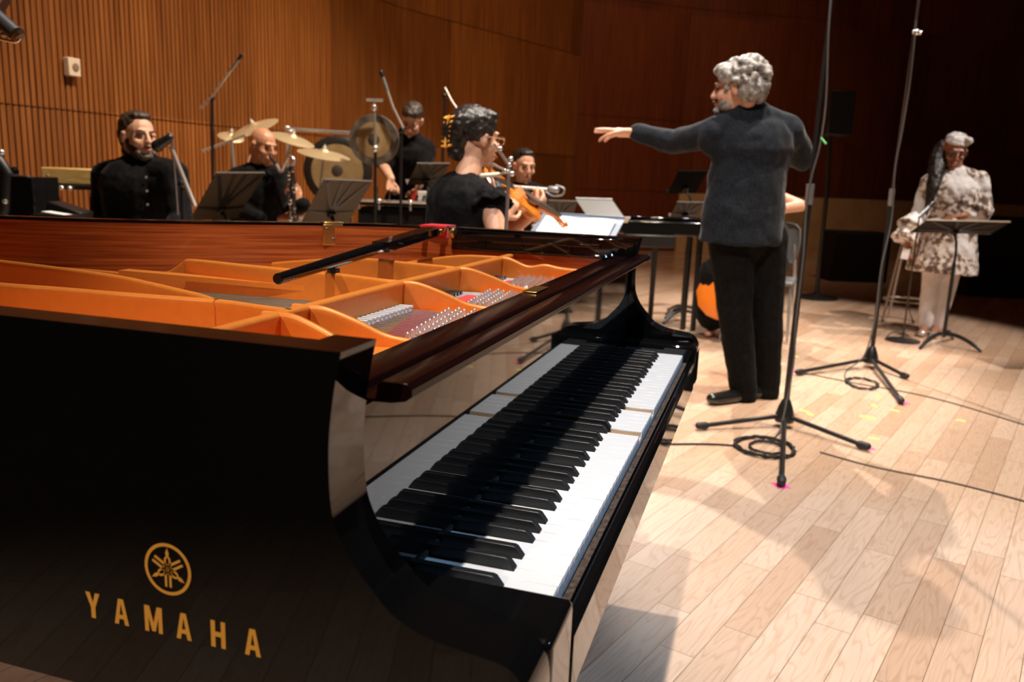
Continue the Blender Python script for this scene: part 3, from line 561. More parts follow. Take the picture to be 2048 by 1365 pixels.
b = MB(); b.ell(p(0, -.022, .070), (.088, .100, .060), X, F, U); b.ell(p(.0, -.016, .068), (.092, .104, .032), X, F, U); b.ell(p(-.050, .045, .098), (.034, .032, .032), X, F, U)
blob(b, 'headwrap', grain(mat('silver_wrap', (.6, .58, .58), .6), (.38, .36, .36), (.78, .76, .76), 40, (1, 1, 1)), o, .006, 1, .01, .03)
b = MB(); b.tube(bez([(6.746, -1.435, 1.532), (6.671, -1.397, 1.423), (6.559, -1.37, 1.28), (6.488, -1.345, 1.11), (6.461, -1.324, 0.955)], 5), [.04, .046, .054, .06, .064, .066, .066, .066, .064, .062, .058, .056, .052, .048, .044, .038, .030, .026, .020, .014, .008], 12)
blob(b, 'hair', HAIRK, o, .007, 1, .02, .05)
def glasses(p, ax, parent, mt, s=1.):
    X, F, U = ax; b = MB()
    for k in (-1, 1):
        n = 18; ring = [p(k * .033 + .024 * math.cos(t * 2 * math.pi / n), .104, .004 + .017 * math.sin(t * 2 * math.pi / n)) for t in range(n + 1)]; b.tube(ring, .0022 * s, 6)
        b.tube([p(k * .058, .102, .010), p(k * .078, .05, .010), p(k * .082, -.01, .004)], .0022, 6)
    b.tube([p(-.010, .106, .008), p(.010, .106, .008)], .0022, 6); b.build('glasses', mt, parent)
glasses(p, ax, o, mat('dark_frame', (.05, .03, .03), .3), 1.5); face(p, ax, o, HAIRK)
b = MB(); n = 14
for k in (1,): b.tube([p(k * .085, -.004 + .018 * math.sin(t * 2 * math.pi / n), -.060 + .02 * math.cos(t * 2 * math.pi / n)) for t in range(n + 1)], .003, 6)
b.build('earring', CHROME, o)
# ---- pianist behind the piano rim
def seat_legs(J, pv, fwd, side, hgt=.48, spread=.10, back=0.):
    fwd, side, pv = V(fwd).normalized(), V(side).normalized(), V(pv)
    for s, g in (('a', -1), ('b', 1)):
        h = V((pv.x, pv.y, hgt + .08)) + side * g * spread; k_ = h + fwd * .42 + side * g * .04; n_ = V((k_.x, k_.y, .10)) - fwd * .03; J['h' + s] = h; J['k' + s] = k_; J['n' + s] = n_; J['t' + s] = V((n_.x, n_.y, .032)) + fwd * .15
    J['pv'] = V((pv.x, pv.y, hgt + .12))
def clothes_black(o, J, k, TF, sleeve=1., wide=1.12, name='shirt', mt=None, gr=.020):
    b = MB(); body(b, J, k, gr, 'ta', TF, sleeve, .72, 1.15, wide); c = blob(b, name, mt or CLOTHB, o, .008, 2, .016, .09)
    b = MB(); body(b, J, k, .022, 'l', TF); b.cap(J['pv'], .155, V(J['pv']) - UP * .06, .15, .8, TF); blob(b, 'trousers', TROUS, o, .009, 2, .01, .1); shoes(J, o); return c
J = J_(hd=(2.942, 3.044, 1.266), nk=(2.971, 3.05, 1.131), ch=(2.977, 3.067, 0.994), sa=(2.97, 3.292, 1.054), ea=(2.927, 3.298, 0.819), wa=(2.758, 2.961, 0.745), sb=(2.959, 2.851, 1.075), eb=(2.919, 2.779, 0.846), wb=(2.727, 2.723, 0.756))
fw = dirv(.45, -.85); seat_legs(J, (2.987, 3.1, 0.609), fw, dirv(.85, .45))
o, p, ax = person('person with beard and tied brown hair in black collarless shirt, at the vocal microphone', J, fw, dirv(.74, -.62, -.05), UP, SKIN, 1.06, 1.04, [(J['wa'], fw, UP, 1, .4), (J['wb'], fw, UP, -1, .4)])
clothes_black(o, J, 1.06, fw, wide=1.18); b = MB(); b.cap((2.964, 3.042, 1.152), .062, (2.964, 3.041, 1.115), .074); blob(b, 'collar', CLOTHB, o, .006, 2)
for u, v_ in ((0, .0), (0, .07), (0, .14)):
    q = V((2.964, 3.039, 1.047)) + fw * .132 - UP * (v_ - .01); b = MB(); b.lathe([(.007, 0), (.006, .003), (.001, .0035)], q, fw, 10); b.build('button', mat('smoke_button', (.25, .25, .25), .3), o)
X, F, U = ax; b = MB()
for x, y, z, a, c, d in ((0, -.030, .052, .086, .096, .078), (0, .012, .100, .058, .052, .026), (0, -.085, -.01, .068, .045, .075), (.052, -.045, .01, .032, .045, .05), (-.052, -.045, .01, .032, .045, .05), (0, -.10, -.075, .042, .032, .045)): b.ell(p(x, y, z), (a, c, d), X, F, U)
blob(b, 'hair', HAIRB, o, .005, 1, .012, .03)
b = MB()
for x, y, z, a, c, d in ((0, .072, -.100, .042, .032, .024), (.038, .058, -.084, .022, .034, .026), (-.038, .058, -.084, .022, .034, .026), (.050, .035, -.066, .014, .034, .030), (-.050, .035, -.066, .014, .034, .030), (0, .101, -.047, .026, .006, .005), (.060, .010, -.040, .010, .018, .030), (-.060, .010, -.040, .010, .018, .030)): b.ell(p(x, y, z), (a, c, d), X, F, U)
blob(b, 'beard', HAIRB, o, .004, 1); face(p, ax, o, HAIRB)
# ---- bass clarinettist
J = J_(hd=(4.069, 3.052, 1.27), nk=(4.115, 3.141, 1.12), ch=(4.113, 3.113, 0.99), sa=(4.139, 3.301, 1.056), ea=(3.995, 3.227, 0.848), wa=(3.87, 2.951, 0.814), sb=(4.072, 2.908, 1.063), eb=(3.981, 2.794, 0.869), wb=(3.811, 2.6, 0.914))
fw = dirv(.55, -.8); seat_legs(J, (4.118, 3.165, 0.646), fw, dirv(.8, .55))
o, p, ax = person('bald person in black open-collar shirt playing a bass clarinet', J, fw, dirv(.78, -.55, -.28), dirv(.2, -.1, .95), SKIN2, 1.02, 1.0, [((3.825, 2.757, 0.825), dirv(.9, -.3, .2), dirv(-.2, -.6, .8), -1, .7, .08), ((3.819, 2.64, 0.918), dirv(-.2, -.3, .9), dirv(.8, -.5, .1), 1, .7, .08)])
c = clothes_black(o, J, 1.02, fw, 1., 1.14); face(p, ax, o, HAIRK, browr=.003)
b = MB()
for k in (-1, 1): b.cap((4.066, 3.13, 1.139), .03, (4.02, 3.009, 1.078), .016) if k < 0 else b.cap((4.09, 3.054, 1.148), .02, (4.012, 2.966, 1.086), .014)
blob(b, 'collar', CLOTHB, o, .006, 1)
cl = thing('bass_clarinet', 'black bass clarinet with silver keywork and curved silver neck, held by the bald player', 'clarinet', (3.775, 2.649, 0.851))
a_, b_ = V((3.791, 2.665, 1.141)), V((3.725, 2.606, 0.733)); b = MB(); b.bar(a_, b_, .017, .019, 16); b.build('body', mat('grenadilla', (.012, .008, .007), .25), cl)
b = MB(); b.tube(bez([(3.868, 2.821, 1.15), (3.842, 2.772, 1.108), (3.814, 2.725, 1.158), (3.797, 2.678, 1.201), (3.796, 2.649, 1.178), a_], 5), .011, 10); b.build('neck', CHROME, cl)
b = MB(); b.tube([(3.908, 2.897, 1.204), (3.889, 2.856, 1.174), (3.869, 2.818, 1.147)], [.006, .011, .013], 10); b.build('mouthpiece', BLACKR, cl)
b = MB(); b.tube(bez([b_, V(b_) - UP * .10, V(b_) - UP * .13 + fw * .07, V(b_) - UP * .05 + fw * .12, V(b_) + UP * .02 + fw * .13], 4), [.02] * 9 + [.026, .03, .035, .04, .045, .05, .055, .06], 14); b.build('bell', CHROME, cl)
rr = random.Random(5); KEYM = mat('silver_keys', (.80, .74, .70), .22, 1)
for k in range(16):
    t = .05 + .9 * k / 15; c = a_ + (b_ - a_) * t + dirv(rr.choice((-1, 1)) * .5, -.8) * .024; b = MB(); b.lathe([(.013, 0), (.014, .004), (.008, .007)], c, dirv(rr.uniform(-.5, .5), -1), 12); b.bar(c, c + (b_ - a_).normalized() * .05, .0022); b.build('key', KEYM, cl)
b = MB(); b.bar(a_ + dirv(.4, -.8) * .026, b_ + dirv(.4, -.8) * .028, .0028); b.bar(a_ + dirv(-.5, -.7) * .026, b_ + dirv(-.5, -.7) * .028, .0025); b.build('key_rods', KEYM, cl)
# ---- percussionist
J = J_(hd=(5.155, 2.483, 1.525), nk=(5.217, 2.518, 1.396), ch=(5.241, 2.543, 1.239), pv=(5.384, 2.587, 0.954), sa=(5.213, 2.666, 1.317), ea=(5.066, 2.669, 1.166), wa=(4.881, 2.521, 1.084), sb=(5.249, 2.414, 1.318), eb=(5.172, 2.393, 1.14), wb=(4.979, 2.34, 1.041))
for s, g in (('a', -1), ('b', 1)):
    h = V((5.384, 2.587, 0.954)) + RIGHT * g * .10 - UP * .05; J['h' + s] = h; J['k' + s] = V((h.x, h.y, .52)) - CAMH * .03; J['n' + s] = V((h.x, h.y, .10)); J['t' + s] = V((h.x, h.y, .032)) - CAMH * .17
TF = dirv(-.1, -1, -.2); o, p, ax = person('person with glasses and short hair in black T-shirt bending over the percussion table', J, TF, dirv(-.05, -.75, -.62), dirv(.1, -.5, .75), SKIN, 1.04, 1.0, [(J['wa'], dirv(-.05, -.3, -.9), dirv(-.6, .6, .2), 1, .8, .05), (J['wb'], dirv(-.2, -.4, -.8), dirv(.6, .6, .2), -1, .8, .05)])
b = MB(); body(b, J, 1.04, .020, 'ta', TF, .42, .72, 1.1, 1.1); blob(b, 't_shirt', CLOTHB, o, .008, 2, .014, .09)
b = MB(); body(b, J, 1.04, .022, 'l', TF); b.cap(J['pv'], .15, V(J['pv']) - UP * .06, .15, .75, TF); blob(b, 'trousers', TROUS, o, .009, 2); shoes(J, o)
X, F, U = ax; b = MB()
for x, y, z, a, c, d in ((0, -.022, .060, .082, .092, .072), (0, .045, .100, .056, .045, .028), (0, -.075, .01, .062, .035, .06), (.055, -.02, .03, .026, .04, .035), (-.055, -.02, .03, .026, .04, .035)): b.ell(p(x, y, z), (a, c, d), X, F, U)
blob(b, 'hair', HAIRB, o, .005, 1, .014, .02); glasses(p, ax, o, mat('brown_frame', (.16, .04, .02), .3), 1.3); face(p, ax, o, HAIRB)
ml = MB(); wa = V(J['wa']); ml.bar(wa + dirv(-.02, -.1, -.9) * .04, wa + dirv(-.06, -.1, -.95) * .38, .0065, .005, 8); ml.ell(wa + dirv(-.06, -.1, -.95) * .38, (.014, .014, .02)); tag(ml.build('drum_stick', mat('pale_stick', (.62, .50, .36), .5)), 'pale drum stick held downward by the percussionist with glasses', 'drumstick')
# ---- violinist seen from behind
J = J_(hd=(2.617, 1.038, 1.281), nk=(2.55, 1.052, 1.108), ch=(2.563, 1.077, 1.004), sa=(2.505, 0.925, 1.02), ea=(2.456, 0.883, 0.916), wa=(2.71, 0.938, 0.964), sb=(2.693, 1.198, 1.039), eb=(2.883, 0.991, 0.87), wb=(3.095, 0.914, 0.963))
fw = dirv(.62, .75); seat_legs(J, (2.554, 1.106, 0.797), fw, dirv(.75, -.62))
o, p, ax = person('person seen from behind with dark pinned-up hair in black ruffle-sleeve top playing violin', J, fw, dirv(.80, .52, -.10), dirv(-.12, -.05, .95), SKIN, .96, 1.0, [((3.108, 0.903, 0.967), dirv(.35, .35, .6), dirv(.8, -.3, -.2), -1, .75, .06, .95), ((2.711, 0.938, 0.956), dirv(.3, .3, .5), dirv(.5, -.8, .2), 1, .7, .06, .95)])
b = MB(); body(b, J, .96, .016, 't', fw, 1., .70, 1.1, 1.05); b.cap(J['sa'], .064, V(J['sa']) + (V(J['ea']) - V(J['sa'])) * .03, .064); b.cap(J['sb'], .068, V(J['sb']) + (V(J['eb']) - V(J['sb'])) * .15, .072)
blob(b, 'top', CLOTHB, o, .007, 2, .016, .07); b = MB(); body(b, J, .96, .022, 'l', fw); b.cap(J['pv'], .17, V(J['pv']) - UP * .05, .16, .8, fw); blob(b, 'trousers', TROUS, o, .009, 2); shoes(J, o)
b = MB(); c0 = V(J['sa']) + (V(J['ea']) - V(J['sa'])) * -.05 ; dd = (V(J['ea']) - V(J['sa'])).normalized(); a1, a2 = frame(dd); R_ = []
for h_, rr_ in ((-.03, .062), (0, .078), (.022, .090), (.024, .087), (0, .072)):
    R_.append([c0 + dd * (h_ + .008 * math.sin(t * 5)) + (a1 * math.cos(t * 2 * math.pi / 30) + a2 * math.sin(t * 2 * math.pi / 30)) * (rr_ + .008 * math.sin(t * 1.9)) for t in range(30)])
b.rings(R_, False); b.build('ruffle', CLOTHB, o, angle=180)
X, F, U = ax; b = MB()
for x, y, z, a, c, d in ((0, -.026, .050, .088, .106, .086), (0, .030, .095, .062, .060, .035), (0, -.095, .000, .060, .045, .075), (0, -.085, -.055, .045, .040, .05), (.055, -.02, .03, .034, .07, .05), (-.055, -.02, .03, .034, .07, .05), (.045, -.115, .04, .03, .025, .045), (-.03, -.12, .02, .03, .025, .05)): b.ell(p(x, y, z), (a, c, d), X, F, U)
blob(b, 'hair', HAIRK, o, .005, 1, .016, .03)
b = MB()
for k in range(7):
    for g in (-1, 1): b.tube([p(-.012 + g * .004, -.130, -.055 + k * .019), p(-.012 + g * .030, -.134, -.050 + k * .019), p(g * .040 - .012, -.116, -.040 + k * .019)], [.004, .005, .003], 6)
b.bar(p(-.012, -.136, -.055), p(-.012, -.130, .075), .006, .005); b.build('hair_clip', GOLDL, o)
glasses(p, ax, o, mat('gilt_frame', (.8, .5, .35), .3, 1)); face(p, ax, o, HAIRK)
# violin
def fiddle(name, label, cat, base, d, up, L, mt, body_w=.21):
    """bowed string instrument: d along the neck, up out of the top"""
    base, d, up = V(base), V(d).normalized(), V(up); up = (up - d * up.dot(d)).normalized(); s = d.cross(up); t = thing(name, label, cat, base); k = L / .36
    out_ = []
    for a, w_ in ((0, .02), (.01, .055), (.04, .090), (.09, .104), (.13, .094), (.155, .070), (.19, .056), (.225, .062), (.25, .078), (.29, .084), (.33, .068), (.352, .035), (.358, .012)): out_.append((a * k, w_ * k * body_w / .21))
    poly = [(a, w_) for a, w_ in out_] + [(a, -w_) for a, w_ in out_[::-1]]; n = len(poly); cx = (.18 * k, 0); R_ = []
    for sc, h in ((.80, -.028), (.95, -.022), (1., -.019), (1., .0), (1.015, .002), (.95, .007), (.75, .013)): R_.append([base + d * (cx[0] + (a - cx[0]) * sc) + s * (w_ * sc) + up * h * k for a, w_ in poly])
    b = MB(); b.rings(R_); b.build('body', mt, t, angle=60)
    eb = mat('ebony_fingerboard', (.015, .013, .012), .3); b = MB(); q = base + d * .24 * k + up * .024 * k
    b.add([q + s * .020 * k, q - s * .020 * k, q + d * .27 * k - s * .012 * k, q + d * .27 * k + s * .012 * k] + [x + up * .008 * k for x in (q + s * .020 * k, q - s * .020 * k, q + d * .27 * k - s * .012 * k, q + d * .27 * k + s * .012 * k)], [(0, 1, 2, 3), (4, 7, 6, 5), (0, 4, 5, 1), (1, 5, 6, 2), (2, 6, 7, 3), (3, 7, 4, 0)]); b.build('fingerboard', eb, t)
    b = MB(); b.bar(base + d * .34 * k + up * .008 * k, base + d * .50 * k + up * .012 * k, .013 * k, .011 * k, 10); b.build('neck', mt, t)
    b = MB(); b.tube([base + d * .50 * k + up * .01 * k, base + d * .56 * k, base + d * .60 * k - up * .01 * k, base + d * .612 * k + up * .004 * k, base + d * .598 * k + up * .008 * k], [.012 * k, .010 * k, .011 * k, .010 * k, .006 * k], 10)
    for g in range(4): b.bar(base + d * (.525 + g * .015) * k - s * (.03 if g % 2 else -.03) * k, base + d * (.525 + g * .015) * k, .004 * k)
    b.build('scroll', mt, t)
    b = MB(); b.box((0, 0, 0), (.003 * k, .042 * k, .03 * k)); mm = Matrix((d, s, up)).transposed(); b.v = [tuple(base + d * .19 * k + up * .026 * k + mm @ V(x)) for x in b.v]; b.build('bridge', WBRIDGE, t)
    b = MB(); tq = base + up * .020 * k; b.add([tq + d * .005 * k + s * .008 * k, tq + d * .005 * k - s * .008 * k, tq + d * .115 * k - s * .02 * k + up * .012 * k, tq + d * .115 * k + s * .02 * k + up * .012 * k] + [tq + d * .005 * k + s * .008 * k + up * .006 * k, tq + d * .005 * k - s * .008 * k + up * .006 * k, tq + d * .115 * k - s * .02 * k + up * .018 * k, tq + d * .115 * k + s * .02 * k + up * .018 * k], [(0, 1, 2, 3), (4, 7, 6, 5), (0, 4, 5, 1), (1, 5, 6, 2), (2, 6, 7, 3), (3, 7, 4, 0)]); b.build('tailpiece', eb, t)
    b = MB()
    for g in range(4): o_ = s * (g - 1.5) * .006 * k; b.tube([base + d * .11 * k + up * .032 * k + o_ * 1.3, base + d * .19 * k + up * .042 * k + o_ * 1.6, base + d * .51 * k + up * .032 * k + o_ * .8], .0006, 4)
    b.build('strings', STEEL, t)
    return t, d, up, s, k
VARN = grain(mat('amber_violin_varnish', (.75, .22, .02), .2, 0, .6), (.62, .15, .012), (.85, .30, .035), 5, (1, 1, 4))
vt, d, up, s, k = fiddle('violin', 'amber violin tucked under the chin of the player with pinned-up hair', 'violin', (2.71, 1.007, 1.106), V((3.193, 0.866, 0.957)) - V((2.71, 1.007, 1.106)), dirv(-.05, -.80, .60), .42, VARN)
b = MB(); b.cap(V((2.712, 1.003, 1.102)) + up * .03 + s * .03, .022, V((2.712, 1.003, 1.102)) + up * .03 + s * .06, .03, .4, up); b.build('chin_rest', BLACKR, vt)
bw = thing('violin_bow', 'slender brown violin bow crossing the amber violin', 'bow', (2.653, 0.921, 0.942))
b = MB(); b.tube(bez([(2.69, 1.006, 1.169), (2.66, 0.966, 1.074), (2.648, 0.937, 0.992), (2.654, 0.919, 0.934)], 4), .004, 8); b.build('stick', mat('pernambuco', (.35, .13, .06), .35), bw)
b = MB(); b.tube([(2.682, 0.997, 1.173), (2.647, 0.907, 0.939)], .002, 6); b.build('hair_ribbon', DFELT, bw)
b = MB(); b.cap((2.653, 0.921, 0.95), .009, (2.655, 0.916, 0.925), .009); b.build('frog', BLACKR, bw)
# ---- violist facing us
J = J_(hd=(5.215, 1.605, 1.215), nk=(5.243, 1.615, 1.062), ch=(5.247, 1.603, 0.938), sa=(5.224, 1.747, 0.998), ea=(5.12, 1.746, 0.817), wa=(4.962, 1.578, 0.778), sb=(5.226, 1.468, 1.003), eb=(5.143, 1.399, 0.826), wb=(4.956, 1.428, 0.797))
fw = dirv(.2, -.95); seat_legs(J, (5.27, 1.597, 0.631), fw, dirv(.95, .2))
o, p, ax = person('person with short dark hair and open black shirt seated facing us behind the violinist', J, fw, dirv(.34, -.86, -.22), UP, SKIN, 1.02, 1.0, [(J['wa'], fw, UP, 1, .4), (J['wb'], fw, UP, -1, .4)])
clothes_black(o, J, 1.02, fw, wide=1.12); X, F, U = ax; b = MB()
for x, y, z, a, c, d in ((0, -.028, .056, .082, .090, .070), (0, .022, .103, .055, .038, .018), (0, -.075, .01, .062, .035, .065), (.056, -.02, .04, .024, .035, .03), (-.056, -.02, .04, .024, .035, .03)): b.ell(p(x, y, z), (a, c, d), X, F, U)
blob(b, 'hair', HAIRK, o, .005, 1, .008, .02); face(p, ax, o, HAIRK)
b = MB(); b.cap(V(J['nk']) + fw * .085 - UP * .015, .03, V(J['nk']) + fw * .115 - UP * .10, .004, .5, fw); b.build('undershirt', mat('pale_undershirt', (.7, .5, .42), .8), o)
# ---- cellist hidden behind the conductor
J = J_(hd=(5.702, 0.023, 1.356), nk=(5.758, 0.009, 1.184), ch=(5.763, -0.005, 1.03), sa=(5.678, 0.132, 1.07), ea=(5.545, 0.191, 0.917), wa=(5.354, 0.133, 0.784), sb=(5.706, -0.163, 1.067), eb=(5.612, -0.365, 1.006), wb=(5.38, -0.123, 0.958))
fw = dirv(-.35, -.85); seat_legs(J, (5.784, -0.075, 0.66), fw, dirv(.85, -.35), spread=.15)
J['na'] = V((5.621, 0.182, 0.066)); J['ta'] = V((5.526, 0.202, 0.03)); J['ka'] = V((5.489, 0.205, 0.498)); J['kb'] = V((5.497, -0.164, 0.523)); J['nb'] = V((5.608, -0.184, 0.102)); J['tb'] = V(J['nb']) - UP * .06 + fw * .14
o, p, ax = person('person in sleeveless black dress seated with cello behind the conductor, bent bare elbow showing', J, fw, fw, UP, SKIN, .98, 1., [(J['wa'], -UP, fw, 1, .4), (J['wb'], dirv(-.9, 0), UP, 1, .4)])
b = MB(); body(b, J, .98, .018, 't', fw, wide=1.05); b.cap(J['pv'], .17, (V(J['ka']) + V(J['kb'])) / 2, .13)
for s in 'ab': b.cap(J['h' + s], .11, J['k' + s], .10); b.cap(J['k' + s], .10, V(J['k' + s]) * .25 + V(J['n' + s]) * .75, .125)
blob(b, 'dress', CLOTHB, o, .010, 2, .02, .1); X, F, U = ax; b = MB()
b.ell(p(0, -.03, .04), (.09, .10, .09), X, F, U); b.ell(p(0, -.09, -.03), (.07, .05, .10), X, F, U); blob(b, 'hair', HAIRB, o, .006, 1); face(p, ax, o, HAIRB)
vt, *_ = fiddle('cello', 'orange cello held between the knees of the player behind the conductor', 'cello', (5.363, 0.102, 0.171), V((5.541, 0.034, 1.139)) - V((5.363, 0.102, 0.171)), dirv(-.5, -.85, 0), .74, mat('orange_cello_varnish', (.85, .22, .02), .22, 0, .5), .215)
b = MB(); b.bar((5.363, 0.102, 0.171), V((5.36, .105, .0)), .005); b.build('end_pin', GREYM, vt)
# ================================================================== stands, microphones, percussion
def fl(p, z=0.): return V((p[0], p[1], z))
def tripod(t, base, z, r, n=3, ang=0, mt=BLACKM, feet=None, rad=.011):
    base = fl(base)
    for k in range(n):
        e = V(feet[k]) if feet else base + V((math.cos(ang + k * 2 * math.pi / n), math.sin(ang + k * 2 * math.pi / n), 0)) * r
        d = (e - base).normalized(); q = MB(); q.bar(base + UP * z + d * .03, fl(e, .022), rad, rad, 10); lg = q.build('leg', mt, t)
        q = MB(); q.cap(fl(e, .022) - d * .012, rad * 1.7, fl(e, .022) + d * .022, rad * 1.5); q.build('foot', BLACKR, lg)
DESKB = mat('stand_desk_black', (.050, .036, .022), .55, .1)
def music_stand(label, TL, TR, BL, base, deskm=DESKB, lipm=None, group=None, foot='tripod', ribs=1, front=False):
    TL, TR, BL = V(TL), V(TR), V(BL); wv, hv = TR - TL, TL - BL; c = (TR + BL) / 2; X = wv.normalized(); Y = (hv - X * hv.dot(X)).normalized(); Z = X.cross(Y); W_, H_ = wv.length, hv.dot(Y); base = fl(base)
    t = thing('music_stand', label, 'music stand', base, group); M3 = Matrix((X, Y, Z)).transposed()
    b = MB(); b.box((0, 0, 0), (W_, H_, .004)); b.v = [tuple(c + M3 @ V(p)) for p in b.v]; dk = b.build('desk', deskm, t, bevel=.0015)
    sgn = (1 if Z.dot(CAMH) < 0 else -1) * (-1 if front else 1)                                    # side of the panel that looks at the camera
    b = MB(); b.box((0, -H_ / 2, -sgn * .022), (W_, .004, .05)); b.v = [tuple(c + M3 @ V(p)) for p in b.v]; b.build('ledge', lipm or deskm, t, bevel=.001); b = MB(); b.box((0, H_ / 2, -sgn * .004), (W_, .006, .010)); b.v = [tuple(c + M3 @ V(p)) for p in b.v]; b.build('top_lip', lipm or deskm, t, bevel=.001)
    q0 = c - Y * H_ * .25
    if ribs:
        for a, h_ in ((-.42, .46), (.42, .46), (-.12, .48), (.12, .48), (-.46, -.22), (.46, -.22)):
            b = MB(); e = c + X * W_ * a + Y * H_ * h_; o_ = Z * sgn * .010; dd = (e - q0); n_ = dd.normalized(); s_ = n_.cross(Z) * .010; b.add([q0 + o_ + s_, q0 + o_ - s_, e + o_ * .5 - s_, e + o_ * .5 + s_, q0 + o_ * .2 + s_, q0 + o_ * .2 - s_, e + s_ * -1 + o_ * .2, e + s_ + o_ * .2], [(0, 1, 2, 3), (4, 7, 6, 5), (0, 4, 5, 1), (1, 5, 6, 2), (2, 6, 7, 3), (3, 7, 4, 0)]); b.build('rib', BLACKM, dk)
    b = MB(); jb = q0 + Z * sgn * .03; b.box((0, 0, 0), (.045, .045, .03)); b.v = [tuple(q0 + Z * sgn * .018 + M3 @ V(p)) for p in b.v]; b.build('tilt_clamp', BLACKM, t, bevel=.006)
    b = MB(); top = fl(base, jb.z - .01); b.bar(jb, jb - UP * .02, .012); b.tube([jb, V((jb.x * .3 + base.x * .7, jb.y * .3 + base.y * .7, jb.z - .06)), fl(base, jb.z - .12), fl(base, .6)], .0095, 10); b.bar(fl(base, .62), fl(base, .06), .0135, .0135, 12); b.build('pole', BLACKM, t)
    if foot == 'tripod':
        for k in range(3): a = .6 + k * 2.094; e = base + V((math.cos(a), math.sin(a), 0)) * .27; b = MB(); b.tube(bez([fl(base, .09), fl(base + (e - base) * .4, .075), fl(base + (e - base) * .8, .035), fl(e, .012)], 3), [.014] * 4 + [.013] * 3 + [.012] * 3, 8); b.build('leg', BLACKM, t)
    return t, c, X, Y, Z, sgn, W_, H_
music_stand('black music stand with back to us, leftmost, in front of the bald clarinet player', (3.443, 2.946, 1.087), (3.744, 2.818, 1.096), (3.577, 3.259, 0.793), (3.593, 2.969, 0.72))
music_stand('black music stand with pale lit left edge, between the clarinet player and the percussion', (3.54, 2.291, 1.074), (3.82, 2.126, 1.071), (3.669, 2.534, 0.812), (3.692, 2.305, 0.722))
music_stand('black music stand tilted nearly flat beside the percussionist', (4.709, 2.23, 1.197), (4.898, 2.057, 1.207), (4.831, 2.377, 1.047), (4.779, 2.174, 0.664))
BLUEG = mat('blue_grey_desk', (.17, .22, .30), .5, .1)
t, c, X, Y, Z, sg, W_, H_ = music_stand('blue-grey music stand desk holding open white pages, behind the far rim of the piano', (4.004, 1.119, 0.928), (3.949, 0.618, 0.926), (3.736, 1.143, 0.776), (3.821, 0.864, 0.686), BLUEG, ribs=0, front=True)
def pages(label, c, X, Y, Z, w_, h_, cat='sheet music'):
    """open booklet of two gently curled pages"""
    t = thing('sheet_music', label, cat, c); ink = mat('ink_grey', (.25, .24, .23), .8); pm = mat('paper_white', (.86, .86, .84), .7)
    for g in (-1, 1):
        R_ = []; n = 10; f_ = []
        vs = []
        for i in range(n + 1):
            x = i / n; z = .010 * math.sin(min(x * 2.6, 3.14)) + .002
            for y in (-h_ / 2, h_ / 2): vs += [c + X * g * x * w_ / 2 + Y * y + Z * z, c + X * g * x * w_ / 2 + Y * y + Z * (z - .0016)]
        fs = []
        for i in range(n): a = i * 4; fs += [(a, a + 4, a + 6, a + 2), (a + 1, a + 3, a + 7, a + 5), (a, a + 1, a + 5, a + 4), (a + 2, a + 6, a + 7, a + 3)]
        fs += [(0, 2, 3, 1), (n * 4, n * 4 + 1, n * 4 + 3, n * 4 + 2)]; b = MB(); b.add(vs, fs); pg = b.build('page', pm, t)
        b = MB(); rr = random.Random(9 + g)
        for k in range(7):
            y = h_ * (.40 - k * .125)
            for i in range(1, n - 1):
                x0, x1 = i / n, (i + .92) / n; z0 = .010 * math.sin(min(x0 * 2.6, 3.14)) + .0026; z1 = .010 * math.sin(min(x1 * 2.6, 3.14)) + .0026
                for d_ in (0, .005, .010): b.add([c + X * g * x0 * w_ / 2 + Y * (y - d_) + Z * z0, c + X * g * x1 * w_ / 2 + Y * (y - d_) + Z * z1, c + X * g * x1 * w_ / 2 + Y * (y - d_ - .0008) + Z * z1, c + X * g * x0 * w_ / 2 + Y * (y - d_ - .0008) + Z * z0], [(0, 1, 2, 3)])
        b.build('notation', ink, pg, smooth=False)
    return t
pages('open white sheet music with faint notation on the blue-grey stand', c + X * .0 - Y * .012 - Z * sg * .004, X, Y, Z * -sg, W_ * .84, H_ * .80)
music_stand('silver-grey music stand desk with pale rim, behind the blue-grey one', (4.939, 1.143, 0.999), (5.162, 0.928, 0.998), (4.802, 0.992, 0.853), (4.864, 0.875, 0.598), mat('silver_desk', (.15, .15, .145), .55, .1), mat('silver_edge', (.7, .7, .68), .4, .3), ribs=0, front=True)
music_stand('tall black music stand against the dark wall, left of the conductor back', (6.305, 0.614, 1.228), (6.478, 0.389, 1.239), (6.452, 0.679, 1.045), (6.449, 0.484, 0.492), mat('matt_black_desk', (.004, .004, .004), .9, 0, 0, .1), ribs=0)
music_stand('small brownish-lit music stand directly behind the keyboard', (6.003, 0.573, 0.982), (6.117, 0.372, 0.985), (6.139, 0.607, 0.853), (6.192, 0.469, 0.514))
music_stand('low black music stand right of the violin before the seated dark-haired player', (4.689, 1.276, 0.983), (4.796, 1.098, 0.982), (4.791, 1.319, 0.851), (4.766, 1.193, 0.586))
t, c, X, Y, Z, sg, W_, H_ = music_stand('wide black music stand lying almost flat in front of the person in the tunic', (5.941, -1.198, 0.933), (6.12, -1.782, 0.942), (6.193, -1.234, 0.835), (6.134, -1.506, 0), mat('dark_desk', (.012, .010, .008), .6, 0, 0, .2), mat('edge_tan', (.42, .34, .24), .6), foot=None)
bs = V((6.134, -1.506, 0))
for e in ((5.83, -1.302, 0.01), (5.911, -1.72, 0.01), (6.403, -1.623, 0.01)):
    e = V(e); b = MB(); b.tube(bez([fl(bs, .085), bs + (e - bs) * .35 + UP * .085, bs + (e - bs) * .75 + UP * .045, e], 4), [.016] * 6 + [.015] * 4 + [.012] * 3, 8); b.build('leg', BLACKM, t)
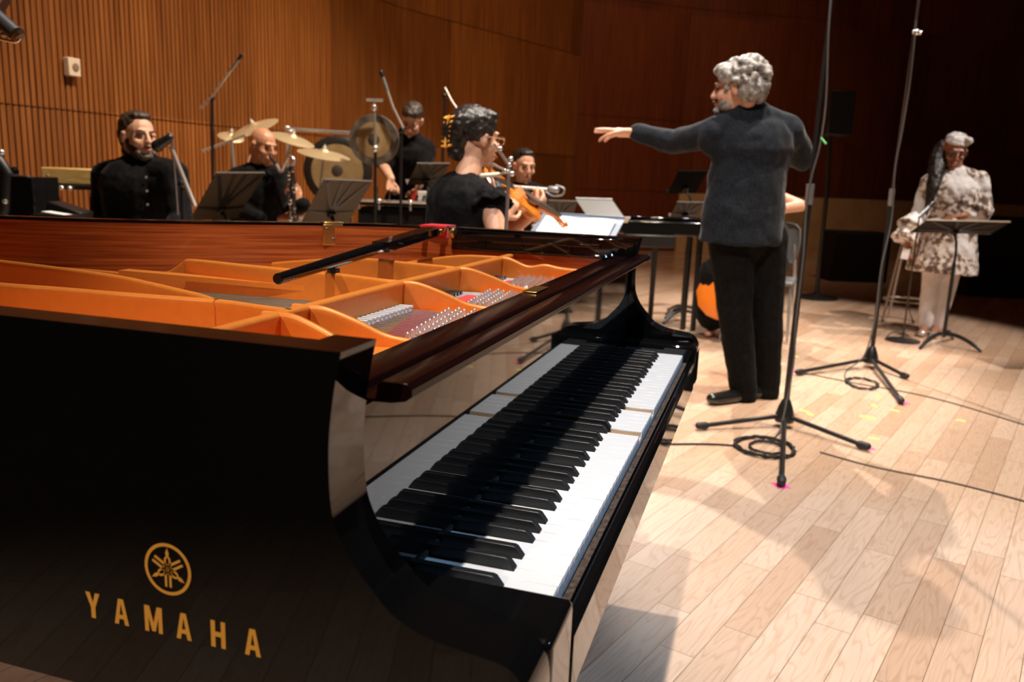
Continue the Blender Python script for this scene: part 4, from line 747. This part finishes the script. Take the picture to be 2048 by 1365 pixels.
# microphones on tall stands
def mic(t, p, d, L=.15, r=.0115, mt=GREYM):
    p, d = V(p), V(d).normalized(); b = MB(); b.bar(p, p + d * L * .7, r, r, 14); m_ = b.build('microphone', mt, t); b = MB(); b.cap(p + d * L * .72, r * 1.05, p + d * L, r); b.build('grille', BLACKM, m_)
    return m_
t = thing('microphone_stand', 'tall black tripod microphone stand nearest to us on the open floor, rising out of frame', 'microphone stand', fl((3.317, -.319)))
tripod(t, (3.317, -.319), .055, .4, feet=[(3.1, 0.045, 0.02), (3.1, -0.649, 0.02), (2.492, -0.301, 0.02)], rad=.011)
b = MB(); b.lathe([(.045, .03), (.046, .055), (.034, .10), (.020, .135), (.016, .14)], (3.317, -.319, 0), n=20); b.build('hub', BLACKM, t)
p1, p2 = V((3.318, -0.324, 1.057)), V((3.318, -0.323, 1.151)); b = MB(); b.bar(fl((3.317, -.319), .09), p1, .0145, .0135, 14); b.build('pole', BLACKM, t)
b = MB(); b.bar(p1, p2, .018, .019, 14); b.build('clutch', GREYM, t); b = MB(); b.bar(p2, (3.32, -0.33, 2.413), .0095, .0085, 10); b.build('extension', BLACKM, t)
e = V((3.32, -0.33, 2.413)); mic(t, e, (-.9, .3, -.25), .18)
t2 = thing('microphone_cable', 'thin grey cable twisting down the nearest tall microphone stand to a coil on the floor', 'cable', fl((3.30, -.34)))
b = MB(); b.tube(bez([(3.286, -0.321, 2.01), (3.277, -0.327, 1.805), (3.284, -0.348, 1.514), (3.272, -0.343, 1.321), (3.276, -0.321, 1.168), (3.285, -0.316, 1.013), (3.276, -0.324, 0.81), (3.276, -0.322, 0.532), (3.289, -0.332, 0.34), (3.265, -0.32, 0.15), (3.196, -0.3, 0.02), (3.068, -0.268, 0.006)], 6), .0042, 8)
b.build('cord', mat('cable_grey', (.09, .085, .08), .5), t2)
b = MB(); cx, cy = 2.93, -.235; pts = [(cx + (.14 + .006 * math.sin(q * 2.3)) * math.cos(q * .35) , cy + (.125 + .008 * math.cos(q * 1.7)) * math.sin(q * .35), .006 + .003 * (q % 5)) for q in range(74)]; b.tube(pts, .0045, 6)
pts = [(cx - .005 + .085 * math.cos(q * .4), cy - .01 + .075 * math.sin(q * .4), .008 + .003 * (q % 3)) for q in range(50)]; b.tube(pts, .0045, 6); b.build('coil', BLACKR, t2)
b = MB(); b.tube(bez([(2.91, -0.11, 0.005), (2.885, -0.004, 0.005), (2.816, 0.152, 0.005), (2.6, .6, .005)], 5), .0045, 6); b.build('cord', BLACKR, t2)
GT = mat('green_tape', (.08, .45, .12), .5); b = MB(); b.tube([(3.272, -0.344, 1.351), (3.258, -0.367, 1.325)], .005, 6); b.build('green_tie', GT, t2)
t = thing('microphone_stand', 'tall black tripod microphone stand farther back, between the conductor and the person in the tunic', 'microphone stand', fl((4.99, -.876)))
tripod(t, (4.99, -.876), .055, .4, feet=[(4.522, -0.427, 0.02), (4.725, -1.041, 0.02), (4.057, -0.932, 0.02)], rad=.0115)
b = MB(); b.lathe([(.045, .03), (.046, .055), (.034, .10), (.020, .135), (.016, .14)], (4.99, -.876, 0), n=20); b.build('hub', BLACKM, t)
p1, p2 = V((4.995, -0.876, 1.042)), V((4.994, -0.875, 1.148)); b = MB(); b.bar(fl((4.99, -.876), .09), p1, .014, .0135, 14); b.build('pole', BLACKM, t)
b = MB(); b.bar(p1, p2, .017, .018, 14); b.build('clutch', GREYM, t); b = MB(); b.bar(p2, (5.001, -0.898, 2.922), .008, .008, 10); b.build('extension', mat('dark_brown_tube', (.05, .03, .025), .4), t)
b = MB(); b.ell((4.98, -0.896, 2.075), (.02, .02, .018)); b.bar((4.984, -0.877, 2.078), (4.978, -0.923, 2.071), .011); b.build('clamp_knob', CHROME, t); mic(t, (5.001, -0.898, 2.922), (-.9, .3, -.25), .18)
t2 = thing('microphone_cable', 'cable hanging along the farther tall microphone stand to a small coil on the floor', 'cable', fl((4.9, -.9)))
b = MB(); b.tube(bez([(4.966, -0.885, 2.143), (4.957, -0.89, 1.942), (4.958, -0.892, 1.74), (4.944, -0.881, 1.473), (4.951, -0.87, 1.263), (4.967, -0.889, 0.957), (4.916, -0.859, 0.645), (4.917, -0.861, 0.325), (4.861, -0.816, 0.096), (4.808, -0.724, 0.006), (4.544, -0.689, 0.006), (4.435, -0.714, 0.006)], 6), .0046, 8); b.build('cord', mat('cable_grey', (.09, .085, .08), .5), t2)
b = MB(); pts = [(4.43 + .14 * math.cos(q * .35), -.775 + (.085 + .01 * math.sin(q)) * math.sin(q * .35), .006 + .003 * (q % 4)) for q in range(60)]; b.tube(pts, .0045, 6); b.build('coil', BLACKR, t2)
for pts, lb in ((((4.606, -0.419, 0.004), (4.455, -0.71, 0.004), (4.275, -1.115, 0.004), (3.874, -1.48, 0.004), (3.557, -1.707, 0.004), (3.079, -2.218, 0.004), (2.539, -2.814, 0.004)), 'thin dark cable running right across the floor from the farther microphone stand'), (((2.975, -0.467, 0.004), (2.863, -0.677, 0.004), (2.793, -0.946, 0.004), (2.68, -1.177, 0.004), (2.518, -1.446, 0.004), (2.325, -1.848, 0.004), (2.039, -2.442, 0.004)), 'thin dark cable running right across the floor behind the nearest microphone stand')):
    b = MB(); b.tube(bez(pts, 5), .0035, 6); tag(b.build('floor_cable', mat('floor_cable_brown', (.10, .06, .04), .6)), lb, 'cable')
NICK = mat('nickel_rod', (.72, .66, .60), .35, .7)
def boom_mic(name, label, base, top, arm, R, mt=BLACKM, armm=NICK, r=.009, cap_=True, tri=True, tail=None):
    t = thing(name, label, 'microphone', fl(base)); top = V(top); b = MB(); b.bar(fl(base, .05), top, .011, .010, 12); b.build('pole', mt, t)
    b = MB(); pts = [V(tail)] if tail else []; pts += [V(q) for q in arm]; b.tube(pts, r, 10); b.build('boom_arm', armm, t)
    b = MB(); b.ell(top, (.022, .022, .022)); b.build('boom_clutch', BLACKM, t)
    if cap_: mic(t, arm[-1], V(arm[-1]) - V(arm[-2]), .13)
    tripod(t, base, .30, .34, ang=.5, mt=mt, rad=.009); return t
boom_mic('overhead_microphone', 'overhead microphone on a slanting boom at left, high above the clarinet player', (4.319, 3.669, 0.605), (4.33, 3.633, 1.594), [(4.313, 3.62, 1.603), (4.32, 3.463, 1.78)], 5.9, tail=(4.306, 3.712, 1.52))
boom_mic('overhead_microphone', 'overhead microphone on a silver boom rising beside the upright gong', (4.537, 2.281, 0.603), (4.537, 2.279, 1.41), [(4.522, 2.261, 1.429), (4.502, 2.327, 1.56), (4.49, 2.363, 1.665)], 5.7)
boom_mic('overhead_microphone', 'overhead microphone on a boom above the dark pinned-up hair of the violinist', (5.456, 2.354, 0.533), (5.458, 2.347, 1.731), [(5.477, 2.352, 1.793), (5.437, 2.279, 1.692), (5.402, 2.188, 1.593)], 6.6)
boom_mic('boom_microphone', 'microphone on a level boom crossing in front of the open-shirted seated player', (4.009, 1.614, 0.682), (4.006, 1.623, 1.044), [(4.015, 1.595, 1.086), (4.062, 1.373, 1.077), (4.1, 1.115, 1.067)], 5.0, tail=None, cap_=False)
t = bpy.data.objects[-1] if False else [o for o in bpy.data.objects if o.name.startswith('boom_microphone')][-1]
b = MB(); b.cap((4.094, 1.101, 1.07), .018, (4.095, 1.064, 1.066), .022); b.build('microphone', GREYM, t); b = MB(); b.tube(bez([(4.094, 1.066, 1.092), (4.089, 1.014, 1.074), (4.086, 1.024, 1.038), (4.09, 1.08, 1.03), (4.097, 1.126, 1.052)], 5), .006, 8); b.build('cable_loop', GREYM, t)
t = boom_mic('vocal_microphone', 'black vocal microphone on a silver arm in front of the bearded person', (2.794, 2.673, 0.704), (2.797, 2.664, 1.035), [(2.739, 2.546, 0.93), (2.74, 2.611, 1.071), (2.708, 2.649, 1.214)], 4.15, cap_=False, r=.011)
b = MB(); b.cap((2.698, 2.645, 1.254), .019, (2.694, 2.66, 1.242), .023); b.bar((2.694, 2.66, 1.242), (2.681, 2.7, 1.217), .023, .028); b.ell((2.681, 2.703, 1.214), (.03, .03, .03)); b.build('microphone', BLACKM, t)
b = MB(); b.tube(bez([(2.695, 2.656, 1.272), (2.7, 2.64, 1.273), (2.703, 2.63, 1.233), (2.728, 2.65, 1.139), (2.746, 2.659, 1.025), (2.764, 2.669, 0.882)], 5), .004, 6); b.build('cord', GREYM, t)
t = thing('violin_microphone_stand', 'jointed silver microphone arm and stand beside the violinist with pinned-up hair', 'microphone stand', fl((2.367, 0.829, 0.888)))
PINK = mat('rose_lit_metal', (.70, .56, .50), .3, .8)
b = MB(); b.bar(fl((2.367, 0.829, 0.888), .03), (2.373, 0.81, 1.149), .0078, .0070, 10); b.build('pole', PINK, t)
b = MB(); b.tube([(2.373, 0.81, 1.149), (2.372, 0.813, 1.176), (2.362, 0.846, 1.223), (2.355, 0.869, 1.252)], .006, 8); b.tube([(2.373, 0.878, 1.177), (2.363, 0.844, 1.163), (2.373, 0.81, 1.149)], .005, 8); b.build('jointed_arm', PINK, t)
b = MB()
for q in ((2.373, 0.812, 1.149), (2.373, 0.809, 1.176), (2.375, 0.805, 1.198), (2.362, 0.846, 1.234), (2.369, 0.825, 1.152), (2.377, 0.799, 1.142)): b.ell(q, (.010, .010, .010))
b.build('clamp_knobs', CHROME, t); tripod(t, (2.367, 0.829, 0.888), .22, .26, ang=.2, rad=.008)
b = MB(); b.cap((2.437, 0.943, 1.13), .010, (2.456, 0.882, 1.137), .010); b.bar((2.456, 0.882, 1.137), (2.373, 0.81, 1.149), .004); b.build('microphone', mat('cream_mic', (.75, .68, .55), .4), t)
# studio microphone over the piano, far left
t = thing('piano_microphone', 'grey cylinder microphone in a metal clamp entering at the top left corner', 'microphone', fl((1.9, 3.1)))
b = MB(); b.bar((0.788, 1.541, 1.464), (0.772, 1.425, 1.391), .0165, .0165, 20); m_ = b.build('microphone', mat('satin_nickel', (.33, .34, .34), .35, .8), t); b = MB(); b.bar((0.772, 1.425, 1.391), (0.774, 1.42, 1.385), .0168, .013, 20); b.build('grille', mat('bronze_grille', (.18, .11, .06), .5, .6), m_)
b = MB(); b.tube(bez([(0.759, 1.501, 1.39), (0.761, 1.461, 1.381), (0.77, 1.431, 1.376), (0.773, 1.422, 1.382), (0.772, 1.426, 1.387), (0.77, 1.465, 1.393)], 4), .0035, 8); b.build('clamp', CHROME, t)
b = MB(); b.tube([(0.759, 1.501, 1.39), (1.7, 2.4, 1.75), (1.9, 3.1, 1.6)], .009, 10); b.build('boom_arm', BLACKM, t); b = MB(); b.bar((1.9, 3.1, .05), (1.9, 3.1, 1.62), .012); b.build('pole', BLACKM, t); tripod(t, (1.9, 3.1), .30, .35, rad=.010)
# cymbals, gongs
CYM = mat('cymbal_bronze', (.80, .62, .36), .38, .6)
def cymbal(label, c, r, nrm, base, name='cymbal'):
    c, nrm = V(c), V(nrm).normalized(); t = thing(name, label, 'cymbal', fl(base)); b = MB()
    b.lathe([(r, -.012), (r * .8, .0), (r * .45, .010), (r * .2, .016), (r * .17, .022), (r * .08, .034), (.004, .036), (.004, .034), (r * .08, .032), (r * .17, .020), (r * .2, .014), (r * .45, .008), (r * .8, -.002), (r, -.0135)], c, nrm, 36); b.build('plate', CYM, t, angle=60)
    b = MB(); b.lathe([(.012, .034), (.012, .046), (.005, .05), (.005, .062)], c, nrm, 12); b.build('wing_nut', DFELT, t)
    b = MB(); b.tube([c + nrm * .03, c - nrm * .06, fl(base, max(c.z - .25, .5)), fl(base, .25)], .008, 8); b.build('stand_pole', CHROME, t); tripod(t, base, .32, .26, mt=CHROME, rad=.007); return t
cymbal('large tilted bronze cymbal behind the bald head', (4.717, 3.565, 1.425), .185, dirv(-.30, -.34, .9), (4.788, 3.675, 0.576))
cymbal('bronze cymbal to the right of the bald head, half hidden by it', (4.713, 3.237, 1.349), .165, dirv(.30, -.16, .95), (4.733, 3.345, 0.599))
cymbal('bronze crash cymbal in front of the big round gong', (4.559, 2.887, 1.245), .185, dirv(.16, -.15, .97), (4.594, 2.945, 0.63))
cymbal('small bronze cymbal at far left of the percussion, behind the large one', (4.88, 3.887, 1.362), .10, dirv(.25, -.3, .9), (4.925, 3.911, 0.554))
b = MB(); b.bar((4.476, 3.841, 1.23), (4.57, 3.533, 1.359), .011, .010, 10); b.bar((4.54, 3.632, 1.316), (4.549, 3.603, 0.595), .009); t_ = b.build('boom_rod', mat('nickel_rod', (.72, .66, .60), .35, .7)); tag(t_, 'pale metal boom rod slanting left of the bald head', 'cymbal boom')
def gong(label, c, r, base, rimm, facem, nrm=(-.95, -.3, 0), ring=.68, dark=.2):
    c, nrm = V(c), V(nrm).normalized(); t = thing('gong', label, 'gong', fl(base)); b = MB()
    b.lathe([(r * .98, -.045), (r, -.03), (r, -.004), (r * .97, .006), (r * ring, .008)], c, nrm, 48, close=False); b.lathe([(r * .97, -.045), (r * .97, -.002), (r * ring, .002)], c, nrm, 48, close=False); b.build('rim', rimm, t, angle=60)
    b = MB(); b.lathe([(r * ring, .008), (r * .4, .012), (r * dark, .013)], c, nrm, 48, close=False); b.lathe([(r * ring, .003), (.001, .004)], c, nrm, 48); b.build('face', facem, t)
    b = MB(); b.lathe([(r * dark, .013), (r * dark * .8, .017), (.001, .018)], c, nrm, 32); b.build('boss', mat('gong_boss', (.09, .07, .055), .5, .4), t); return t
GF = grain(mat('gong_bronze', (.62, .44, .22), .38, .6), (.52, .36, .17), (.74, .54, .28), 9, (1, 1, 1)); GRIM = grain(mat('gong_rim_patina', (.16, .13, .10), .5, .5), (.10, .085, .07), (.26, .22, .18), 12, (1, 1, 1))
t = gong('large dark-rimmed gong with tan face, lower of the two round gongs', (4.989, 3.022, 1.127), .262, (4.988, 3.024, 0.602), mat('black_hoop', (.02, .018, .016), .4), GF, -CAMH, .76, .17)
c = V((4.989, 3.022, 1.127))
for g in (-1, 1): q = c + RIGHT * g * .30; b = MB(); b.tube([fl(q, .03), fl(q, 1.02)], .012, 8); b.build('frame_post', CHROME, t)
b = MB(); b.tube([fl(c - RIGHT * .30 + CAMH * .0, .20), fl(c + RIGHT * .30, .20)], .010, 8); b.build('frame_rail', CHROME, t)
b = MB(); b.bar((4.964, 3.442, 1.429), (5.109, 2.972, 1.417), .013, .013, 12); b.ell((4.964, 3.442, 1.433), (.024, .024, .024)); b.ell((4.946, 3.4, 1.406), (.02, .02, .02)); b.bar((4.964, 3.442, 1.429), fl((4.964, 3.442, 1.429), .02), .011); b.bar((5.107, 2.979, 1.417), fl((5.107, 2.979, 1.417), .02), .011); tag(b.build('percussion_rack', CHROME), 'shiny chrome rack bar above the large gong', 'percussion rack')
t = gong('smaller round gong with grey rim hanging upright behind a chrome stand, beside the bent percussionist', (4.519, 2.476, 1.345), .171, (4.485, 2.448, 0.666), GRIM, GF, -CAMH, .70, .24)
b = MB(); b.bar((4.449, 2.429, 1.276), (4.446, 2.44, 1.589), .0095, .0085, 12); b.bar((4.431, 2.488, 1.6), (4.464, 2.382, 1.601), .010); b.ell((4.446, 2.44, 1.551), (.02, .02, .024)); b.ell((4.448, 2.432, 1.283), (.022, .022, .026)); b.build('chrome_post', CHROME, t)
b = MB(); b.bar((4.449, 2.429, 1.276), fl((4.449, 2.429, 1.276), .04), .011); b.build('stand_pole', BLACKM, t); tripod(t, (4.449, 2.429, 1.276), .3, .3, rad=.009)
# percussion table
t = thing('percussion_table', 'black cloth covered table with chrome rail in front of the percussionist', 'table', fl((4.805, 2.428, 0.648)))
c = V((4.805, 2.43, 0.93)); rot = Matrix.Rotation(math.atan2(RIGHT.y, RIGHT.x), 3, 'Z'); b = MB(); b.box(c - UP * .02, (.52, .40, .025), rot); b.build('table_top', BLACKM, t, bevel=.004)
b = MB(); b.box((c.x, c.y, c.z / 2 - .02), (.50, .38, c.z - .06), rot); b.build('cloth', CLOTHB, t)
b = MB(); o_ = -CAMH * .21; b.bar(c + o_ - RIGHT * .27, c + o_ + RIGHT * .27, .010); 
for g in (-.24, -.1, .12, .25): b.ell(c + o_ + RIGHT * g, (.018, .018, .018)); b.bar(c + o_ + RIGHT * g, c + o_ + RIGHT * g - UP * .06, .008)
b.build('rail', CHROME, t)
q = c + RIGHT * .17 + UP * .04; t = thing('percussion_box', 'small red and white box on the percussion table', 'box', q - UP * .045)
b = MB(); b.box(q + RIGHT * .03, (.10, .12, .075), rot); b.build('white_panel', mat('white_plastic', (.8, .78, .74), .5), t, bevel=.006); b = MB(); b.box(q - RIGHT * .045, (.045, .12, .078), rot); b.build('red_panel', mat('red_plastic', (.55, .05, .03), .4), t, bevel=.006)
for g in (-.02, .03): b = MB(); b.lathe([(.010, 0), (.010, .01), (.002, .012)], q + RIGHT * g - CAMH * .06, -CAMH, 12); b.build('knob', BLACKM, t)
# left percussion: wooden bar instrument, table, amplifier
t = thing('wooden_bar_instrument', 'pale yellow wooden bar instrument on a dark stand at left, behind the bearded person', 'percussion', fl((3.222, 3.834, 0.661)))
YW = grain(mat('yellow_birch', (.80, .56, .20), .45), (.66, .42, .13), (.86, .62, .26), 6, (2, 2, 14)); c = V((3.237, 3.786, 1.037)); b = MB(); b.box(c, (.335, .10, .095), rot); b.build('sound_box', YW, t, bevel=.008)
b = MB(); b.lathe([(.008, 0), (.006, .004), (.001, .005)], c - RIGHT * .13 - CAMH * .05, -CAMH, 10); b.build('bolt', BRASS, t)
b = MB(); b.box(c - UP * .062 - RIGHT * .06, (.50, .20, .025), rot); b.build('tray', BLACKM, t, bevel=.003); b = MB()
for g in (-.02, .03): b.ell(c - UP * .066 - CAMH * .11 + RIGHT * g, (.014, .014, .014))
b.build('wing_bolts', CHROME, t)
for g in (-.12, .14): b = MB(); q = c + RIGHT * g - UP * .07; b.tube([q, q - UP * .12 + RIGHT * .03, fl(q, .02)], .012, 8); b.build('leg', mat('copper_leg', (.45, .2, .1), .4, .6), t)
t = thing('amplifier', 'black glossy amplifier box with chrome knob at the far left edge', 'amplifier', fl((2.369, 3.206, 0.749)))
c = V((2.374, 3.19, 0.953)); b = MB(); b.box(c, (.172, .22, .19), rot); b.build('cabinet', mat('gloss_black_box', (.008, .008, .008), .12, 0, .6), t, bevel=.006); b = MB(); b.box(c + UP * .098 - CAMH * .10, (.13, .02, .006), rot); b.build('trim_rail', CHROME, t)
b = MB(); b.ell(c - CAMH * .115 - RIGHT * .045 - UP * .02, (.018, .018, .018)); b.build('knob', CHROME, t); b = MB(); b.ell(c + UP * .115 - RIGHT * .06, (.020, .02, .022)); b.build('top_knob', BLACK, t)
b = MB(); b.box((c.x, c.y, (c.z - .1) / 2), (.19, .24, c.z - .11), rot); b.build('plinth', BLACKM, t)
b = MB(); c2 = V((2.262, 3.215, 1.003)); b.cap((2.256, 3.232, 1.123), .03, (2.268, 3.194, 1.053), .028); b.cap((2.268, 3.194, 1.053), .028, (2.26, 3.22, 0.893), .035); b.bar((2.259, 3.225, 0.939), fl((2.259, 3.225, 0.939), .01), .03); b.ell((2.263, 3.212, 1.153), (.016, .016, .016), mi=1); tag(b.build('black_stand', [BLACKM, CHROME]), 'black curved stand cut by the far left edge', 'stand')
b = MB(); b.box((2.35, 2.928, 0.896), (.16, .12, .05), rot @ Matrix.Rotation(.3, 3, 'Y')); c = V((2.35, 2.928, 0.896)); b.box((c.x, c.y, c.z / 2 - .03), (.12, .10, c.z - .03), rot); tag(b.build('equipment_case', BLACKM, bevel=.006), 'low black equipment case beside the bearded person', 'case')
b = MB(); b.box((2.174, 2.82, 0.899), (.10, .07, .004), rot @ Matrix.Rotation(.12, 3, 'Y')); c = V((2.174, 2.82, 0.899)); tag(b.build('paper_sheet', mat('paper_white', (.86, .86, .84), .7)), 'white sheet of paper just above the piano rim at left', 'paper')
b = MB(); b.box((c.x, c.y, c.z - .012), (.16, .12, .016), rot); b.bar((c.x, c.y, c.z - .02), (c.x, c.y, .01), .012); b.lathe([(.12, 0), (.12, .012), (.02, .02)], (c.x, c.y, 0), n=24); tag(b.build('side_tray', BLACKM), 'small black tray under the white paper at left', 'tray')
# digital keyboard behind the rim
t = thing('electric_piano', 'glossy black electric piano on black legs between the grand piano and the conductor', 'keyboard', fl((5.8, .5)))
c0, c1 = V((5.576, 0.943, 0.795)), V((5.774, 0.299, 0.798)); c = (c0 + c1) / 2; L_ = (c1 - c0).length; b = MB(); b.box((c.x, c.y, .795), (L_, .34, .105), rot); b.build('body', mat('gloss_black_box', (.008, .008, .008), .12, 0, .6), t, bevel=.012, seg=3)
b = MB(); b.box((c.x, c.y, .862), (L_ - .04, .20, .03), rot); b.build('top_panel', BLACK, t, bevel=.01); b = MB(); q = c + CAMH * .0; b.box((c.x - RIGHT.x * .12 - .17 * CAMH.x, c.y - RIGHT.y * .12 - .17 * CAMH.y, .70), (.38, .06, .09), rot); b.build('pedal_board_box', BLACKM, t, bevel=.006)
for u_ in ((6.116, 0.719, 0), (5.772, 0.414, 0)): e = V(u_); b = MB(); b.bar(e, fl(e, .745), .021, .024, 14); b.build('leg', BLACKM, t)
for g in (.30,): e = fl(c + RIGHT * g); b = MB(); b.bar(e, fl(e, .745), .021, .024, 14); b.build('leg', BLACKM, t)
# orchestra chairs
CHAIRP = mat('grey_chair_shell', (.10, .10, .10), .5)
def chair(xy, fwd, label):
    fwd = V(fwd); fwd.z = 0; fwd.normalize(); s = V((fwd.y, -fwd.x, 0)); o = fl(xy); t = thing('orchestra_chair', label, 'chair', o, 'grey orchestra chairs under the players'); M3 = Matrix((s, fwd, UP)).transposed()
    def T(b): b.v = [tuple(o + M3 @ V(p)) for p in b.v]; return b
    b = MB(); b.box((0, .02, .44), (.44, .42, .035)); T(b).build('seat', CHAIRP, t, bevel=.015)
    b = MB(); R_ = []
    for z, w_, d_ in ((.56, .17, -.215), (.60, .20, -.225), (.72, .215, -.24), (.82, .205, -.255), (.855, .17, -.26), (.865, .12, -.262)):
        R_.append([(w_ * math.sin(k * .2618 * 1.0 - 1.5708) , d_ - .03 * math.cos(k * .2618 - 1.5708) , z) for k in range(13)] + [(w_ * .96 * math.sin(1.5708 - k * .2618), d_ + .02 - .03 * math.cos(k * .2618 - 1.5708), z) for k in range(13)])
    b.rings(R_); T(b).build('backrest', CHAIRP, t, angle=60)
    for g in (-1, 1):
        b = MB(); b.bar((g * .20, .19, .43), (g * .22, .23, .01), .011); T(b).build('leg', CHROME, t); b = MB(); b.tube([(g * .17, -.235, .70), (g * .20, -.20, .45), (g * .23, -.28, .01)], .011, 8); T(b).build('leg', CHROME, t)
chair((5.792, -0.169, 0.589), dirv(-.35, -.85), 'grey chair showing between the conductor legs and the tall microphone stand')
chair((2.495, 1.094, 0.803), dirv(.62, .75), 'grey chair whose rounded back edge shows left of the violinist with pinned-up hair')
chair((3.004, 3.115, 0.607), dirv(.45, -.85), 'grey chair whose back edge shows left of the bearded person')
chair((4.136, 3.177, 0.645), dirv(.55, -.8), 'grey chair under the bald clarinet player')
chair((5.289, 1.603, 0.629), dirv(.2, -.95), 'grey chair under the open-shirted player facing us')
# speaker on a pole, stage boxes, stool
t = thing('loudspeaker', 'black loudspeaker high on a pole with round floor base, against the dark wall', 'loudspeaker', fl((8.41, -0.701, 0)))
c = V((8.383, -0.702, 1.876)); b = MB(); b.box(c, (.25, .25, .43), rot); b.build('cabinet', BLACKM, t, bevel=.01); e = V((8.41, -0.701, 0)); b = MB(); b.tube([e + UP * .02, (8.379, -0.689, 1.023), (8.369, -0.656, 1.679)], .022, 10); b.build('pole', BLACKM, t); b = MB(); b.lathe([(.22, 0), (.22, .02), (.05, .045), (.03, .06)], e, n=32); b.build('round_base', BLACKM, t)
for i, (u0, R_, w_, h_, lb) in enumerate(((((10.59, -1.213, 0)), 9.2, .72, .62, 'black stage monitor box on the dark floor, left of the person in the tunic'), (((9.974, -2.706, 0)), 9, .9, .9, 'tall black case in the dark at the far right behind the person in the tunic'))):
    e = V(u0); b = MB(); b.box((e.x, e.y, h_ / 2), (w_, .5, h_), rot); o_ = b.build('stage_box', mat('dark_case', (.004, .004, .004), .8), bevel=.02); tag(o_, lb, 'box')
t = thing('bar_stool', 'chrome legged stool behind the hand of the person in the tunic', 'stool', fl((7.329, -1.409, 0)))
e = V((7.167, -1.379, 0)); hz = .70
b = MB(); b.lathe([(.165, 0), (.17, .02), (.155, .04), (.02, .045)], fl(e, hz), n=28); b.build('seat', mat('grey_seat', (.30, .28, .26), .5), t)
feet = []
for k in range(4):
    a = .5 + k * math.pi / 2; q = V((math.cos(a), math.sin(a), 0)); b = MB(); b.bar(fl(e + q * .12, hz), fl(e + q * .22, .012), .012, .011, 10); b.build('leg', mat('brushed_leg', (.55, .50, .46), .35, .8), t); feet.append(fl(e + q * .19, .20))
b = MB(); b.tube(bez([fl(e + V((math.cos(k * .5236), math.sin(k * .5236), 0)) * .19, .20) for k in range(13)], 2), .009, 8); b.build('foot_ring', mat('brushed_leg', (.55, .50, .46), .35, .8), t)
t = thing('microphone_stand', 'thin microphone stand on a round black floor disc in front of the stool', 'microphone stand', fl((6.135, -1.226, 0)))
e = V((6.135, -1.226, 0)); b = MB(); b.lathe([(.125, 0), (.125, .012), (.03, .022), (.012, .03)], e, n=32); b.build('round_base', BLACKM, t); b = MB(); b.bar(fl(e, .02), fl(e, .95), .007, .006); b.build('pole', mat('thin_black_pole', (.06, .04, .03), .4, .5), t)
b = MB(); b.tube(bez([fl(e, .35), fl(e, .22) + RIGHT * .03, fl(e + RIGHT * .07, .12), fl(e - RIGHT * .08, .07), fl(e - RIGHT * .13, .02)], 5), .004, 6); b.build('cord', BLACKR, t); mic(t, fl(e, .95), (.2, -.5, .6), .15)
b = MB(); b.box((6.382, -1.202, 0.655), (.06, .004, .085), rot @ Matrix.Rotation(.15, 3, 'Y')); tag(b.build('folded_paper', WHITEC), 'crumpled pale paper held in the lowered hand by the stool', 'paper')
# wall box, tape marks
b = MB(); b.box((4.13, 4.64, 1.775), (.105, .05, .125)); t = b.build('wall_socket_box', mat('beige_box', (.66, .52, .38), .5), bevel=.006); tag(t, 'small beige socket box high on the slatted wall at left', 'wall box')
b = MB(); b.lathe([(.028, 0), (.028, .004), (.018, .006)], (4.135, 4.614, 1.775), (0, -1, 0), 20); b.build('socket', mat('socket_brown', (.22, .14, .09), .5), t)
YT, PT = mat('yellow_tape', (.85, .70, .15), .6), mat('pink_tape', (.95, .06, .35), .6)
for q in ((3.661, -0.424, 0.001), (3.614, -0.451, 0.001), (3.662, -0.744, 0.001), (3.944, -0.789, 0.001), (3.687, -0.716, 0.001), (3.884, -0.884, 0.001), (4.167, -0.836, 0.001), (3.302, -0.72, 0.001), (5.106, -0.426, 0.001), (3.826, -1.185, 0.001)):
    q = V(q); b = MB(); b.box(q, (.045, .022, .0012), Matrix.Rotation(random.uniform(0, 3), 3, 'Z')); tag(b.build('floor_tape', YT), 'short piece of yellow tape on the pale floor', 'tape', 'yellow tape marks on the floor')
for q, lb in (((3.159, 0.062, 0.001), 'pink tape mark under the left foot of the nearest tripod'), ((3.141, -0.672, 0.001), 'pink tape mark under the right foot of the nearest tripod'), ((2.488, -0.301, 0.001), 'pink tape mark under the front foot of the nearest tripod'), ((4.614, -0.408, 0.001), 'pink tape mark under the left foot of the farther tripod'), ((4.085, -0.95, 0.001), 'pink tape mark under the front foot of the farther tripod')):
    q = V(q); b = MB(); b.box(q, (.06, .05, .0012), Matrix.Rotation(.5, 3, 'Z')); tag(b.build('floor_tape', PT), lb, 'tape')
